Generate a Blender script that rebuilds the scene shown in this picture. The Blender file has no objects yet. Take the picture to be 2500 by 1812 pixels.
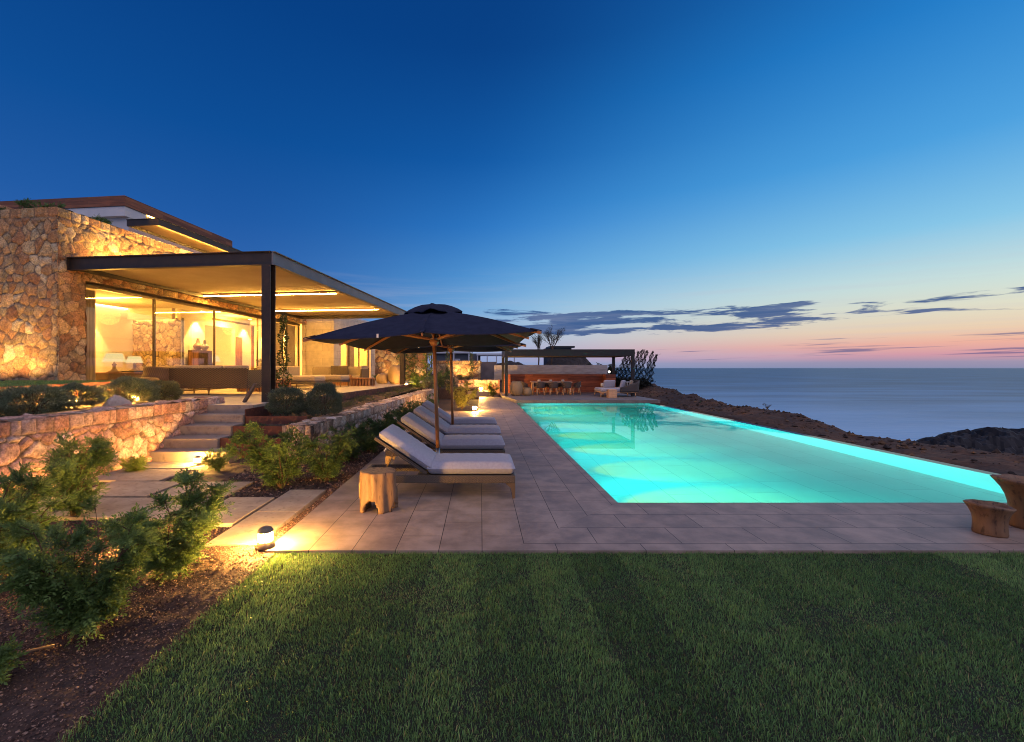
import bpy, math, random
import numpy as np
from mathutils import Vector, Matrix, Euler
C = bpy.context.scene.collection
sc = bpy.context.scene
R = math.radians

def lin(r, g, b, a=1.0):
    f = lambda v: (v/255/12.92) if v/255 <= .04045 else ((v/255+.055)/1.055)**2.4
    return (f(r), f(g), f(b), a)

# ------------------------------------------------------------------ camera
EYE = 1.65
F = 1100.0            # focal length in pixels of the 2500 px wide photograph
cam = bpy.data.cameras.new('camera'); camo = bpy.data.objects.new('camera', cam); C.objects.link(camo)
camo.location = (0, 0, EYE); camo.rotation_euler = (R(90), 0, 0)
cam.sensor_width = 36; cam.lens = F/2500*36; cam.shift_x = 77/2500; cam.shift_y = -7/2500
cam.clip_start = .05; cam.clip_end = 200000
sc.camera = camo

# ------------------------------------------------------------------ world: dusk sky
SUN_AZ = R(78)        # the afterglow, to the right of the picture
world = bpy.data.worlds.new('World'); sc.world = world; world.use_nodes = True

class NT:
    def __init__(s, nt): s.nt = nt; nt.nodes.clear()
    def n(s, t, **kw):
        nd = s.nt.nodes.new(t)
        for k, v in kw.items():
            if k.startswith('i_'):
                key = k[2:]
                nd.inputs[int(key) if key.isdigit() else key.replace('_', ' ')].default_value = v
            else: setattr(nd, k, v)
        return nd
    def l(s, a, b): s.nt.links.new(a, b)
    def put(s, sock, v):
        if hasattr(v, 'links') or isinstance(v, bpy.types.NodeSocket): s.l(v, sock)
        else: sock.default_value = v
    def m(s, op, a, b=0.0, c=0.0, clamp=False):
        nd = s.n('ShaderNodeMath', operation=op, use_clamp=clamp)
        s.put(nd.inputs[0], a); s.put(nd.inputs[1], b); s.put(nd.inputs[2], c)
        return nd.outputs[0]
    def step(s, v, lo, hi):
        nd = s.n('ShaderNodeMapRange', interpolation_type='SMOOTHSTEP')
        s.put(nd.inputs[0], v); nd.inputs[1].default_value = lo; nd.inputs[2].default_value = hi
        return nd.outputs[0]
    def mix(s, f, a, b, mode='MIX'):
        nd = s.n('ShaderNodeMix', data_type='RGBA', blend_type=mode)
        s.put(nd.inputs[0], f); s.put(nd.inputs[6], a); s.put(nd.inputs[7], b)
        return nd.outputs[2]
    def ramp(s, f, stops):
        nd = s.n('ShaderNodeValToRGB'); e = nd.color_ramp.elements
        while len(e) > 1: e.remove(e[-1])
        e[0].position = stops[0][0]; e[0].color = stops[0][1]
        for p, c in stops[1:]:
            x = e.new(p); x.color = c
        s.put(nd.inputs[0], f); return nd.outputs[0]
    def comb(s, x, y, z=0.0):
        nd = s.n('ShaderNodeCombineXYZ'); s.put(nd.inputs[0], x); s.put(nd.inputs[1], y); s.put(nd.inputs[2], z)
        return nd.outputs[0]

w = NT(world.node_tree)
tc = w.n('ShaderNodeTexCoord').outputs['Generated']
sep = w.n('ShaderNodeSeparateXYZ'); w.l(tc, sep.inputs[0]); dx, dy, dz = sep.outputs
hor = w.m('SQRT', w.m('ADD', w.m('ADD', w.m('MULTIPLY', dx, dx), w.m('MULTIPLY', dy, dy)), .0004))
cs = w.m('ADD', w.m('MULTIPLY', dx, math.sin(R(68))), w.m('MULTIPLY', dy, math.cos(R(68))))
el = w.m('MAXIMUM', dz, 0.0); fe = w.m('SQRT', el)
def st(*rows): return [(math.sqrt(z), lin(*c)) for z, c in rows]
sunside = w.ramp(fe, st((0, (122, 136, 172)), (.010, (150, 142, 172)), (.022, (210, 150, 164)), (.040, (238, 174, 154)), (.062, (236, 206, 172)),
        (.095, (224, 222, 198)), (.14, (200, 224, 220)), (.22, (136, 200, 232)), (.34, (76, 164, 226)), (.5, (34, 134, 212)), (.65, (18, 104, 184)), (1, (12, 74, 150))))
midside = w.ramp(fe, st((0, (128, 150, 195)), (.03, (158, 172, 208)), (.07, (160, 188, 222)), (.13, (128, 182, 226)), (.2, (84, 156, 218)), (.3, (44, 124, 202)), (.42, (14, 92, 170)), (.58, (2, 64, 134)), (1, (2, 46, 104))))
farside = w.ramp(fe, st((0, (96, 140, 200)), (.06, (74, 126, 196)), (.15, (50, 104, 178)), (.28, (26, 88, 164)), (.42, (4, 76, 150)), (.6, (0, 62, 132)), (1, (2, 46, 104))))
col = w.mix(w.step(cs, -.15, .62), farside, midside)
col = w.mix(w.step(cs, .28, 1.06), col, sunside)
# clouds: flat streaks in azimuth / elevation
az = w.m('ARCTAN2', dx, dy)
def noise(vec, scale, detail=5, rough=.55, dist=0.0):
    nd = w.n('ShaderNodeTexNoise'); w.l(vec, nd.inputs['Vector']); nd.inputs['Scale'].default_value = scale
    nd.inputs['Detail'].default_value = detail; nd.inputs['Roughness'].default_value = rough; nd.inputs['Distortion'].default_value = dist
    return nd.outputs[0]
def band(v, lo, lo2, hi, hi2): return w.m('MULTIPLY', w.step(v, lo, lo2), w.m('SUBTRACT', 1.0, w.step(v, hi, hi2)))
nA = noise(w.comb(w.m('MULTIPLY', az, 7.5), w.m('MULTIPLY', el, 64.0), 31.4), 1.0, 8, .6, .3)
bA = w.m('MULTIPLY', band(el, .058, .082, .104, .140), band(az, -.06, .06, .58, .70))
cA = w.step(w.m('ADD', nA, w.m('MULTIPLY', w.m('SUBTRACT', bA, 1.0), .28)), .41, .50)
cA = w.m('MULTIPLY', cA, w.step(bA, .02, .25))
nB = noise(w.comb(w.m('MULTIPLY', az, 9.0), w.m('MULTIPLY', el, 75.0), 9.7), 1.0, 6, .55, .3)
bB = w.m('MULTIPLY', band(el, .070, .088, .105, .14), band(az, .56, .64, .95, 1.1))
cB = w.step(w.m('ADD', nB, w.m('MULTIPLY', w.m('SUBTRACT', bB, 1.0), .36)), .50, .59)
nC = noise(w.comb(w.m('MULTIPLY', az, 5.0), w.m('MULTIPLY', w.m('SUBTRACT', el, w.m('MULTIPLY', az, .028)), 190.0), 2.2), 1.0, 5, .5, .2)
bC = w.m('MULTIPLY', band(el, .006, .018, .05, .07), band(az, .22, .45, 1.2, 1.5))
cC = w.m('MULTIPLY', w.step(w.m('ADD', nC, w.m('MULTIPLY', w.m('SUBTRACT', bC, 1.0), .4)), .54, .66), .75)
cl = w.m('MAXIMUM', w.m('MAXIMUM', cA, cB), cC)
cl = w.m('MULTIPLY', cl, .93)
col = w.mix(cl, col, lin(34, 78, 138))
# faint streaks everywhere low
nD = noise(w.comb(w.m('MULTIPLY', az, 3.0), w.m('MULTIPLY', el, 60.0), 7.0), 1.0, 6, .6, .4)
veil = w.m('MULTIPLY', w.step(nD, .45, .75), band(el, .0, .02, .12, .24))
col = w.mix(w.m('MULTIPLY', veil, .22), col, lin(190, 190, 205))
# added fill light: unseen sky behind and above the camera brightened to lavender
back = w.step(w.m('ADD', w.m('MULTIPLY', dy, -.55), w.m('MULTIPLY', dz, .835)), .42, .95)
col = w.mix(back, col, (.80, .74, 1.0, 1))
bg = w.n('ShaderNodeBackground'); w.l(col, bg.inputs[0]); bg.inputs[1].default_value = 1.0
nish = w.n('ShaderNodeTexSky', sky_type='NISHITA', sun_disc=False, sun_elevation=R(3), sun_rotation=SUN_AZ)
bg2 = w.n('ShaderNodeBackground'); w.l(nish.outputs[0], bg2.inputs[0]); bg2.inputs[1].default_value = .005
addb = w.n('ShaderNodeAddShader'); w.l(bg.outputs[0], addb.inputs[0]); w.l(bg2.outputs[0], addb.inputs[1])
wo = w.n('ShaderNodeOutputWorld'); w.l(addb.outputs[0], wo.inputs[0])

# the last light of the set sun: soft, wide, pink, from the right and a little behind the camera
sl = bpy.data.lights.new('afterglow', 'SUN'); sl.energy = .32; sl.angle = R(50); sl.color = (1.0, .60, .50)
so = bpy.data.objects.new('afterglow', sl); C.objects.link(so)
so.rotation_euler = Vector((-math.sin(R(105)), -math.cos(R(105)), -math.tan(R(28)))).to_track_quat('-Z', 'Y').to_euler()

sc.view_settings.view_transform = 'Standard'; sc.view_settings.look = 'None'; sc.view_settings.gamma = 1; sc.view_settings.exposure = 0
sc.render.engine = 'CYCLES'
sc.cycles.use_denoising = True; sc.cycles.filter_width = 1.0
sc.cycles.max_bounces = 8; sc.cycles.diffuse_bounces = 3; sc.cycles.glossy_bounces = 3; sc.cycles.transmission_bounces = 6; sc.cycles.transparent_max_bounces = 12
sc.cycles.sample_clamp_indirect = 4.0; sc.cycles.caustics_reflective = False; sc.cycles.caustics_refractive = False
WARM = (1.0, .52, .11)

# ------------------------------------------------------------------ helpers
def props(o, label=None, cat=None, group=None, kind=None):
    for k, v in (('label', label), ('category', cat), ('group', group), ('kind', kind)):
        if v: o[k] = v
    return o
def thing(name, label, cat, loc=(0, 0, 0), rz=0.0, group=None):
    o = bpy.data.objects.new(name, None); C.objects.link(o); o.location = loc; o.rotation_euler = (0, 0, rz)
    o.empty_display_size = .1
    return props(o, label, cat, group)
def copy_tree(o, parent=None):
    c = o.copy(); C.objects.link(c); c.parent = parent
    for ch in list(o.children): copy_tree(ch, c)
    return c

class MB:
    def __init__(s): s.v = []; s.f = []; s.sm = []
    def add(s, vs, fs, smooth=False):
        b = len(s.v); s.v += [tuple(map(float, p)) for p in vs]
        for f in fs: s.f.append(tuple(b+i for i in f)); s.sm.append(smooth)
        return s
    def box(s, x0, x1, y0, y1, z0, z1, M=None):
        vs = [Vector(p) for p in ((x0,y0,z0),(x1,y0,z0),(x1,y1,z0),(x0,y1,z0),(x0,y0,z1),(x1,y0,z1),(x1,y1,z1),(x0,y1,z1))]
        if M is not None: vs = [M @ p for p in vs]
        return s.add(vs, ((0,3,2,1),(4,5,6,7),(0,1,5,4),(1,2,6,5),(2,3,7,6),(3,0,4,7)))
    def beam(s, p0, p1, w, h):        # box along a line, w sideways, h upright
        p0 = Vector(p0); p1 = Vector(p1); d = p1-p0; L = d.length
        q = d.to_track_quat('X', 'Z').to_matrix().to_4x4(); q.translation = p0
        return s.box(0, L, -w/2, w/2, -h/2, h/2, q)
    def prism(s, pts, z0, z1):
        n = len(pts); vs = [(x, y, z0) for x, y in pts]+[(x, y, z1) for x, y in pts]
        return s.add(vs, [tuple(range(n))[::-1], tuple(range(n, 2*n))]+[(i, (i+1) % n, n+(i+1) % n, n+i) for i in range(n)])
    def tube(s, pts, rad, n=8, caps=True):
        pts = [Vector(p) for p in pts]; k = len(pts)
        if not hasattr(rad, '__len__'): rad = [rad]*k
        vs = []; ref = Vector((.31, .17, .93)).normalized()
        for i, p in enumerate(pts):
            d = (pts[min(i+1, k-1)]-pts[max(i-1, 0)]).normalized()
            if abs(d.dot(ref)) > .97: a = d.cross(Vector((1, 0, 0))).normalized()
            else: a = d.cross(ref).normalized()
            b = d.cross(a)
            for j in range(n):
                t = 2*math.pi*j/n; vs.append(p+(a*math.cos(t)+b*math.sin(t))*rad[i])
        fs = [(i*n+j, i*n+(j+1) % n, (i+1)*n+(j+1) % n, (i+1)*n+j) for i in range(k-1) for j in range(n)]
        s.add(vs, fs, True)
        if caps: b = len(s.v)-k*n; s.f += [tuple(b+j for j in range(n))[::-1], tuple(b+(k-1)*n+j for j in range(n))]; s.sm += [False]*2
        return s
    def lathe(s, prof, n=32, c=(0, 0, 0), fn=None):
        vs = []
        for i, (r, z) in enumerate(prof):
            for j in range(n):
                t = 2*math.pi*j/n; rr = r*(fn(t, i) if fn else 1)
                vs.append((c[0]+rr*math.cos(t), c[1]+rr*math.sin(t), c[2]+z))
        k = len(prof)
        fs = [(i*n+j, i*n+(j+1) % n, (i+1)*n+(j+1) % n, (i+1)*n+j) for i in range(k-1) for j in range(n)]
        s.add(vs, fs, True); b = len(s.v)-k*n
        if prof[0][0] > 1e-4: s.f.append(tuple(b+j for j in range(n))[::-1]); s.sm.append(False)
        if prof[-1][0] > 1e-4: s.f.append(tuple(b+(k-1)*n+j for j in range(n))); s.sm.append(False)
        return s
    def build(s, name, mat, parent=None, bevel=0, seg=2, loc=None):
        me = bpy.data.meshes.new(name); me.from_pydata(s.v, [], s.f); me.update()
        me.polygons.foreach_set('use_smooth', s.sm)
        o = bpy.data.objects.new(name, me); C.objects.link(o)
        for m_ in (mat if isinstance(mat, (list, tuple)) else [mat]): me.materials.append(m_)
        if parent: o.parent = parent
        if loc is not None: o.location = loc
        if bevel:
            b = o.modifiers.new('bevel', 'BEVEL'); b.width = bevel; b.segments = seg; b.limit_method = 'ANGLE'; b.angle_limit = R(40)
            if seg > 2:
                for p in me.polygons: p.use_smooth = True
        return o

def npmesh(name, V, Fc, mat, parent=None, col=None, smooth=False, loc=None):
    """mesh from numpy: V (n,3), Fc list of (m,k) index arrays"""
    me = bpy.data.meshes.new(name); V = np.ascontiguousarray(V, np.float32)
    Fc = [f for f in Fc if len(f)]
    me.vertices.add(len(V)); me.vertices.foreach_set('co', V.ravel())
    nl = sum(f.size for f in Fc); npol = sum(len(f) for f in Fc)
    me.loops.add(nl); me.polygons.add(npol)
    me.loops.foreach_set('vertex_index', np.concatenate([f.ravel() for f in Fc]).astype(np.int32))
    tot = np.concatenate([np.full(len(f), f.shape[1]) for f in Fc]).astype(np.int32)
    st_ = np.concatenate([[0], np.cumsum(tot)[:-1]]).astype(np.int32)
    me.polygons.foreach_set('loop_start', st_)
    me.polygons.foreach_set('use_smooth', np.full(npol, smooth))
    me.update(calc_edges=True); me.validate()
    if col is not None:
        a = me.color_attributes.new('col', 'FLOAT_COLOR', 'POINT')
        c4 = np.ones((len(V), 4), np.float32); c4[:, :col.shape[1]] = col
        a.data.foreach_set('color', c4.ravel())
    me.materials.append(mat)
    o = bpy.data.objects.new(name, me); C.objects.link(o)
    if parent: o.parent = parent
    if loc is not None: o.location = loc
    return o

def hash2(ix, iy, seed):
    h = (ix.astype(np.int64)*374761393+iy.astype(np.int64)*668265263+seed*1442695041) & 0x7fffffff
    h = ((h ^ (h >> 13))*1274126177) & 0x7fffffff
    return ((h ^ (h >> 16)) & 0xffff)/65535.0
def vnoise(x, y, seed=0):
    ix = np.floor(x); iy = np.floor(y); fx = x-ix; fy = y-iy; fx = fx*fx*(3-2*fx); fy = fy*fy*(3-2*fy)
    a = hash2(ix, iy, seed); b = hash2(ix+1, iy, seed); c = hash2(ix, iy+1, seed); d = hash2(ix+1, iy+1, seed)
    return (a*(1-fx)+b*fx)*(1-fy)+(c*(1-fx)+d*fx)*fy
def fbm(x, y, seed=0, oct=4):
    t = 0; amp = .5; 
    for i in range(oct): t = t+amp*vnoise(x*2**i, y*2**i, seed+i*17); amp *= .5
    return t

# ------------------------------------------------------------------ materials
def mat(name, c, c2=None, rough=.6, scale=4, bump=0.0, bscale=60, metal=0.0, spec=.5, stretch=None, detail=5, c3=None, trans=0.0, sheen=0.0):
    m = bpy.data.materials.new(name); m.use_nodes = True; t = NT(m.node_tree)
    p = t.n('ShaderNodeBsdfPrincipled'); out = t.n('ShaderNodeOutputMaterial')
    p.inputs['Roughness'].default_value = rough; p.inputs['Metallic'].default_value = metal; p.inputs['Specular IOR Level'].default_value = spec
    if sheen: p.inputs['Sheen Weight'].default_value = sheen
    co = t.n('ShaderNodeTexCoord').outputs['Object']
    if stretch:
        mp = t.n('ShaderNodeMapping'); t.l(co, mp.inputs[0]); mp.inputs['Scale'].default_value = stretch; co = mp.outputs[0]
    if c2 is not None:
        n1 = t.n('ShaderNodeTexNoise'); t.l(co, n1.inputs['Vector']); n1.inputs['Scale'].default_value = scale; n1.inputs['Detail'].default_value = detail; n1.inputs['Roughness'].default_value = .6
        cc = t.mix(t.step(n1.outputs[0], .32, .68), c, c2)
        if c3 is not None:
            n3 = t.n('ShaderNodeTexNoise'); t.l(co, n3.inputs['Vector']); n3.inputs['Scale'].default_value = scale*3.7; n3.inputs['Detail'].default_value = 6
            cc = t.mix(t.step(n3.outputs[0], .52, .72), cc, c3)
        t.l(cc, p.inputs['Base Color'])
    else: p.inputs['Base Color'].default_value = c
    if bump:
        n2 = t.n('ShaderNodeTexNoise'); t.l(co, n2.inputs['Vector']); n2.inputs['Scale'].default_value = bscale; n2.inputs['Detail'].default_value = 6
        b = t.n('ShaderNodeBump'); b.inputs['Strength'].default_value = bump; b.inputs['Distance'].default_value = .01; t.l(n2.outputs[0], b.inputs['Height']); t.l(b.outputs[0], p.inputs['Normal'])
    s_ = p.outputs[0]
    if trans:
        tr = t.n('ShaderNodeBsdfTranslucent'); ms = t.n('ShaderNodeMixShader'); ms.inputs[0].default_value = trans
        if c2 is not None: t.l(cc, tr.inputs[0])
        else: tr.inputs[0].default_value = c
        t.l(s_, ms.inputs[1]); t.l(tr.outputs[0], ms.inputs[2]); s_ = ms.outputs[0]
    t.l(s_, out.inputs[0])
    return m
def emit(name, c, s):
    m = bpy.data.materials.new(name); m.use_nodes = True; t = NT(m.node_tree)
    e = t.n('ShaderNodeEmission'); e.inputs[0].default_value = (*c[:3], 1); e.inputs[1].default_value = s
    o = t.n('ShaderNodeOutputMaterial'); t.l(e.outputs[0], o.inputs[0]); return m
def attr_mat(name, rough=.9, speck=.35, sscale=45, bump=.5, bscale=70, dark=None, trans=0.0, spec=.3):
    m = bpy.data.materials.new(name); m.use_nodes = True; t = NT(m.node_tree)
    p = t.n('ShaderNodeBsdfPrincipled'); out = t.n('ShaderNodeOutputMaterial'); p.inputs['Roughness'].default_value = rough; p.inputs['Specular IOR Level'].default_value = spec
    a = t.n('ShaderNodeAttribute', attribute_name='col').outputs[0]
    co = t.n('ShaderNodeTexCoord').outputs['Object']
    if speck:
        n1 = t.n('ShaderNodeTexNoise'); t.l(co, n1.inputs['Vector']); n1.inputs['Scale'].default_value = sscale; n1.inputs['Detail'].default_value = 6; n1.inputs['Roughness'].default_value = .7
        k = t.m('ADD', t.m('MULTIPLY', t.step(n1.outputs[0], .28, .72), 2*speck), 1-speck)
        a = t.mix(1.0, a, t.comb(k, k, k), 'MULTIPLY')
    t.l(a, p.inputs['Base Color'])
    if bump:
        n2 = t.n('ShaderNodeTexNoise'); t.l(co, n2.inputs['Vector']); n2.inputs['Scale'].default_value = bscale; n2.inputs['Detail'].default_value = 6
        b = t.n('ShaderNodeBump'); b.inputs['Strength'].default_value = bump; b.inputs['Distance'].default_value = .02; t.l(n2.outputs[0], b.inputs['Height']); t.l(b.outputs[0], p.inputs['Normal'])
    s_ = p.outputs[0]
    if trans:
        tr = t.n('ShaderNodeBsdfTranslucent'); t.l(a, tr.inputs[0]); ms = t.n('ShaderNodeMixShader'); ms.inputs[0].default_value = trans
        t.l(s_, ms.inputs[1]); t.l(tr.outputs[0], ms.inputs[2]); s_ = ms.outputs[0]
    t.l(s_, out.inputs[0]); return m
def brick_mat(name, c1, c2, mortar, bw, rh, ms=.004, rough=.6, swap='xy', bump=.4, noise_amt=.25, nscale=3, nstretch=(1, 1, 1), fine=90, offset=.5, spec=.4, rvar=0.0, origin=(0, 0, 0)):
    """rows of slabs, boards or blocks: swap picks the two object axes used as (along the row, across rows)"""
    m = bpy.data.materials.new(name); m.use_nodes = True; t = NT(m.node_tree)
    p = t.n('ShaderNodeBsdfPrincipled'); out = t.n('ShaderNodeOutputMaterial'); p.inputs['Roughness'].default_value = rough; p.inputs['Specular IOR Level'].default_value = spec
    co = t.n('ShaderNodeTexCoord').outputs['Object']
    sp = t.n('ShaderNodeSeparateXYZ'); t.l(co, sp.inputs[0]); ax = {'x': 0, 'y': 1, 'z': 2}
    u = t.m('SUBTRACT', sp.outputs[ax[swap[0]]], origin[ax[swap[0]]]); v = t.m('SUBTRACT', sp.outputs[ax[swap[1]]], origin[ax[swap[1]]])
    b = t.n('ShaderNodeTexBrick'); t.l(t.comb(u, v), b.inputs['Vector']); b.offset = offset
    b.inputs['Scale'].default_value = 1; b.inputs['Brick Width'].default_value = bw; b.inputs['Row Height'].default_value = rh
    b.inputs['Mortar Size'].default_value = ms; b.inputs['Mortar Smooth'].default_value = .1; b.inputs['Bias'].default_value = 0
    b.inputs['Color1'].default_value = c1; b.inputs['Color2'].default_value = c2; b.inputs['Mortar'].default_value = mortar
    mp = t.n('ShaderNodeMapping'); t.l(co, mp.inputs[0]); mp.inputs['Scale'].default_value = nstretch
    n1 = t.n('ShaderNodeTexNoise'); t.l(mp.outputs[0], n1.inputs['Vector']); n1.inputs['Scale'].default_value = nscale; n1.inputs['Detail'].default_value = 8; n1.inputs['Roughness'].default_value = .65
    k = t.m('ADD', t.m('MULTIPLY', t.step(n1.outputs[0], .3, .7), 2*noise_amt), 1-noise_amt)
    t.l(t.mix(1.0, b.outputs[0], t.comb(k, k, k), 'MULTIPLY'), p.inputs['Base Color'])
    if rvar: t.l(t.m('ADD', t.m('MULTIPLY', n1.outputs[0], rvar), rough-rvar/2), p.inputs['Roughness'])
    n2 = t.n('ShaderNodeTexNoise'); t.l(mp.outputs[0], n2.inputs['Vector']); n2.inputs['Scale'].default_value = fine; n2.inputs['Detail'].default_value = 4
    hgt = t.m('ADD', t.m('MULTIPLY', b.outputs['Fac'], -1.0), t.m('MULTIPLY', n2.outputs[0], .35))
    bp = t.n('ShaderNodeBump'); bp.inputs['Strength'].default_value = bump; bp.inputs['Distance'].default_value = .005; t.l(hgt, bp.inputs['Height']); t.l(bp.outputs[0], p.inputs['Normal'])
    t.l(p.outputs[0], out.inputs[0]); return m
def weave_mat(name, c, c2, sx, sz, rough=.55, bump=.9, swap='xz'):
    m = bpy.data.materials.new(name); m.use_nodes = True; t = NT(m.node_tree)
    p = t.n('ShaderNodeBsdfPrincipled'); out = t.n('ShaderNodeOutputMaterial'); p.inputs['Roughness'].default_value = rough
    co = t.n('ShaderNodeTexCoord').outputs['Object']; sp = t.n('ShaderNodeSeparateXYZ'); t.l(co, sp.inputs[0])
    along = t.m('ADD', sp.outputs[0], sp.outputs[1]); 
    a = t.m('SINE', t.m('MULTIPLY', along, math.pi/sx)); b = t.m('SINE', t.m('MULTIPLY', sp.outputs[2], math.pi/sz))
    h = t.m('MULTIPLY', a, b); h2 = t.m('ADD', t.m('MULTIPLY', h, .5), .5)
    t.l(t.mix(h2, c, c2), p.inputs['Base Color'])
    bp = t.n('ShaderNodeBump'); bp.inputs['Strength'].default_value = bump; bp.inputs['Distance'].default_value = min(sx, sz)*.6; t.l(h2, bp.inputs['Height']); t.l(bp.outputs[0], p.inputs['Normal'])
    t.l(p.outputs[0], out.inputs[0]); return m
def glass_mat(name, tint=(1, 1, 1), refl=1.0):
    m = bpy.data.materials.new(name); m.use_nodes = True; t = NT(m.node_tree)
    tr = t.n('ShaderNodeBsdfTransparent'); tr.inputs[0].default_value = (*tint, 1); gl = t.n('ShaderNodeBsdfGlossy'); gl.inputs['Roughness'].default_value = .0
    fr = t.n('ShaderNodeFresnel'); fr.inputs[0].default_value = 1.45; ms = t.n('ShaderNodeMixShader'); t.l(t.m('MULTIPLY', fr.outputs[0], refl), ms.inputs[0])
    t.l(tr.outputs[0], ms.inputs[1]); t.l(gl.outputs[0], ms.inputs[2]); o = t.n('ShaderNodeOutputMaterial'); t.l(ms.outputs[0], o.inputs[0]); return m
def fabric_mat(name, c, c2, rough=.9, weave=.0025, bump=.35):
    m = mat(name, c, c2, rough=rough, scale=30, sheen=.3); t = m.node_tree; 
    p = next(n for n in t.nodes if n.type == 'BSDF_PRINCIPLED'); T_ = NT.__new__(NT); T_.nt = t
    co = T_.n('ShaderNodeTexCoord').outputs['Object']; nz = T_.n('ShaderNodeTexNoise'); mp = T_.n('ShaderNodeMapping'); T_.l(co, mp.inputs[0]); mp.inputs['Scale'].default_value = (60, 400, 60)
    T_.l(mp.outputs[0], nz.inputs['Vector']); nz.inputs['Scale'].default_value = 1.2; nz.inputs['Detail'].default_value = 3
    n2 = T_.n('ShaderNodeTexNoise'); T_.l(co, n2.inputs['Vector']); n2.inputs['Scale'].default_value = 9; n2.inputs['Detail'].default_value = 3
    b = T_.n('ShaderNodeBump'); b.inputs['Strength'].default_value = bump; b.inputs['Distance'].default_value = .006
    T_.l(T_.m('ADD', T_.m('MULTIPLY', nz.outputs[0], .4), n2.outputs[0]), b.inputs['Height']); T_.l(b.outputs[0], p.inputs['Normal']); return m

MT = {}
MT['stone'] = attr_mat('field_stone', speck=.42, sscale=26, bump=.8, bscale=45)
MT['steel'] = mat('dark_steel', lin(62, 51, 43), lin(50, 43, 38), rough=.5, scale=6, metal=.3)
MT['white'] = mat('white_render', lin(214, 210, 205), lin(204, 200, 196), rough=.8, scale=2)
MT['plaster'] = mat('interior_plaster', lin(226, 216, 200), lin(220, 208, 190), rough=.85, scale=2)
MT['ceiling'] = mat('ceiling_fabric', lin(164, 146, 118), lin(154, 136, 108), rough=.9, scale=1.5)
MT['floor_in'] = brick_mat('terrace_stone', lin(178, 166, 152), lin(168, 156, 142), lin(110, 100, 92), 1.2, .6, .004, rough=.5, noise_amt=.12)
MT['fascia'] = brick_mat('timber_fascia', lin(150, 92, 58), lin(112, 66, 42), lin(50, 30, 20), 1.6, .1, .002, rough=.6, swap='xz', noise_amt=.3, nscale=2, nstretch=(1, 1, 14))
MT['corten'] = mat('rusted_steel', lin(110, 62, 42), lin(82, 46, 36), rough=.75, scale=3, c3=lin(136, 82, 54), bump=.25, bscale=50)
MT['glass'] = glass_mat('window_glass', (.97, .97, .95), .28)
MT['frame'] = mat('bronze_frame', lin(84, 70, 54), rough=.4, metal=.4)
MT['led'] = emit('led_strip', (1.0, .50, .085), 260)
MT['concrete'] = mat('cast_stone', lin(152, 136, 122), lin(136, 121, 109), rough=.75, scale=3, bump=.2, bscale=80, c3=lin(124, 108, 97))
MT['slab'] = mat('slab_stone', lin(172, 156, 136), lin(152, 136, 118), rough=.75, scale=4, bump=.35, bscale=60, c3=lin(138, 122, 106))
MT['soil'] = mat('brown_soil', lin(80, 60, 50), lin(56, 44, 38), rough=.95, scale=14, c3=lin(98, 74, 60), bump=1.0, bscale=40)
MT['wood'] = mat('teak', lin(160, 112, 72), lin(130, 86, 54), rough=.5, scale=3, stretch=(6, 6, 1), bump=.1)
MT['rattan'] = weave_mat('woven_rattan', lin(46, 38, 34), lin(100, 86, 72), .018, .012)
MT['rattan_sofa'] = weave_mat('woven_rattan_brown', lin(26, 20, 15), lin(92, 72, 52), .05, .028)
MT['rattan_tan'] = weave_mat('woven_rattan_tan', lin(62, 46, 32), lin(146, 116, 82), .03, .018)
MT['cushion'] = fabric_mat('grey_canvas', lin(164, 163, 174), lin(154, 153, 165))
MT['cushion_sand'] = fabric_mat('sand_canvas', lin(150, 136, 120), lin(138, 124, 108))
MT['cushion_dark'] = fabric_mat('brown_canvas', lin(96, 84, 72), lin(82, 72, 62))
MT['navy'] = mat('navy_canvas', lin(47, 49, 66), lin(40, 42, 58), rough=.95, scale=8, bump=.15, bscale=300, spec=.15)
MT['leaf'] = attr_mat('leaf', rough=.55, speck=0, bump=0, trans=.3, spec=.4)
MT['bark'] = mat('bark', lin(98, 76, 56), lin(70, 54, 42), rough=.9, scale=20, bump=.5)
MT['metal'] = mat('brushed_metal', lin(170, 168, 165), rough=.3, metal=1)
MT['alu'] = mat('bronze_alu', lin(120, 98, 74), rough=.4, metal=.6)
MT['black'] = mat('dark_paint', lin(38, 36, 36), rough=.5)
MT['lamp_body'] = mat('bollard_housing', lin(112, 102, 92), lin(96, 88, 80), rough=.6, scale=12)
MT['lamp_glow'] = emit('bollard_lens', (1.0, .49, .10), 2500)
MT['shade'] = emit('lamp_shade_glow', (1.0, .74, .32), 1.25)
MT['ceramic'] = mat('ceramic', lin(150, 120, 88), lin(120, 94, 70), rough=.4, scale=8)

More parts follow.
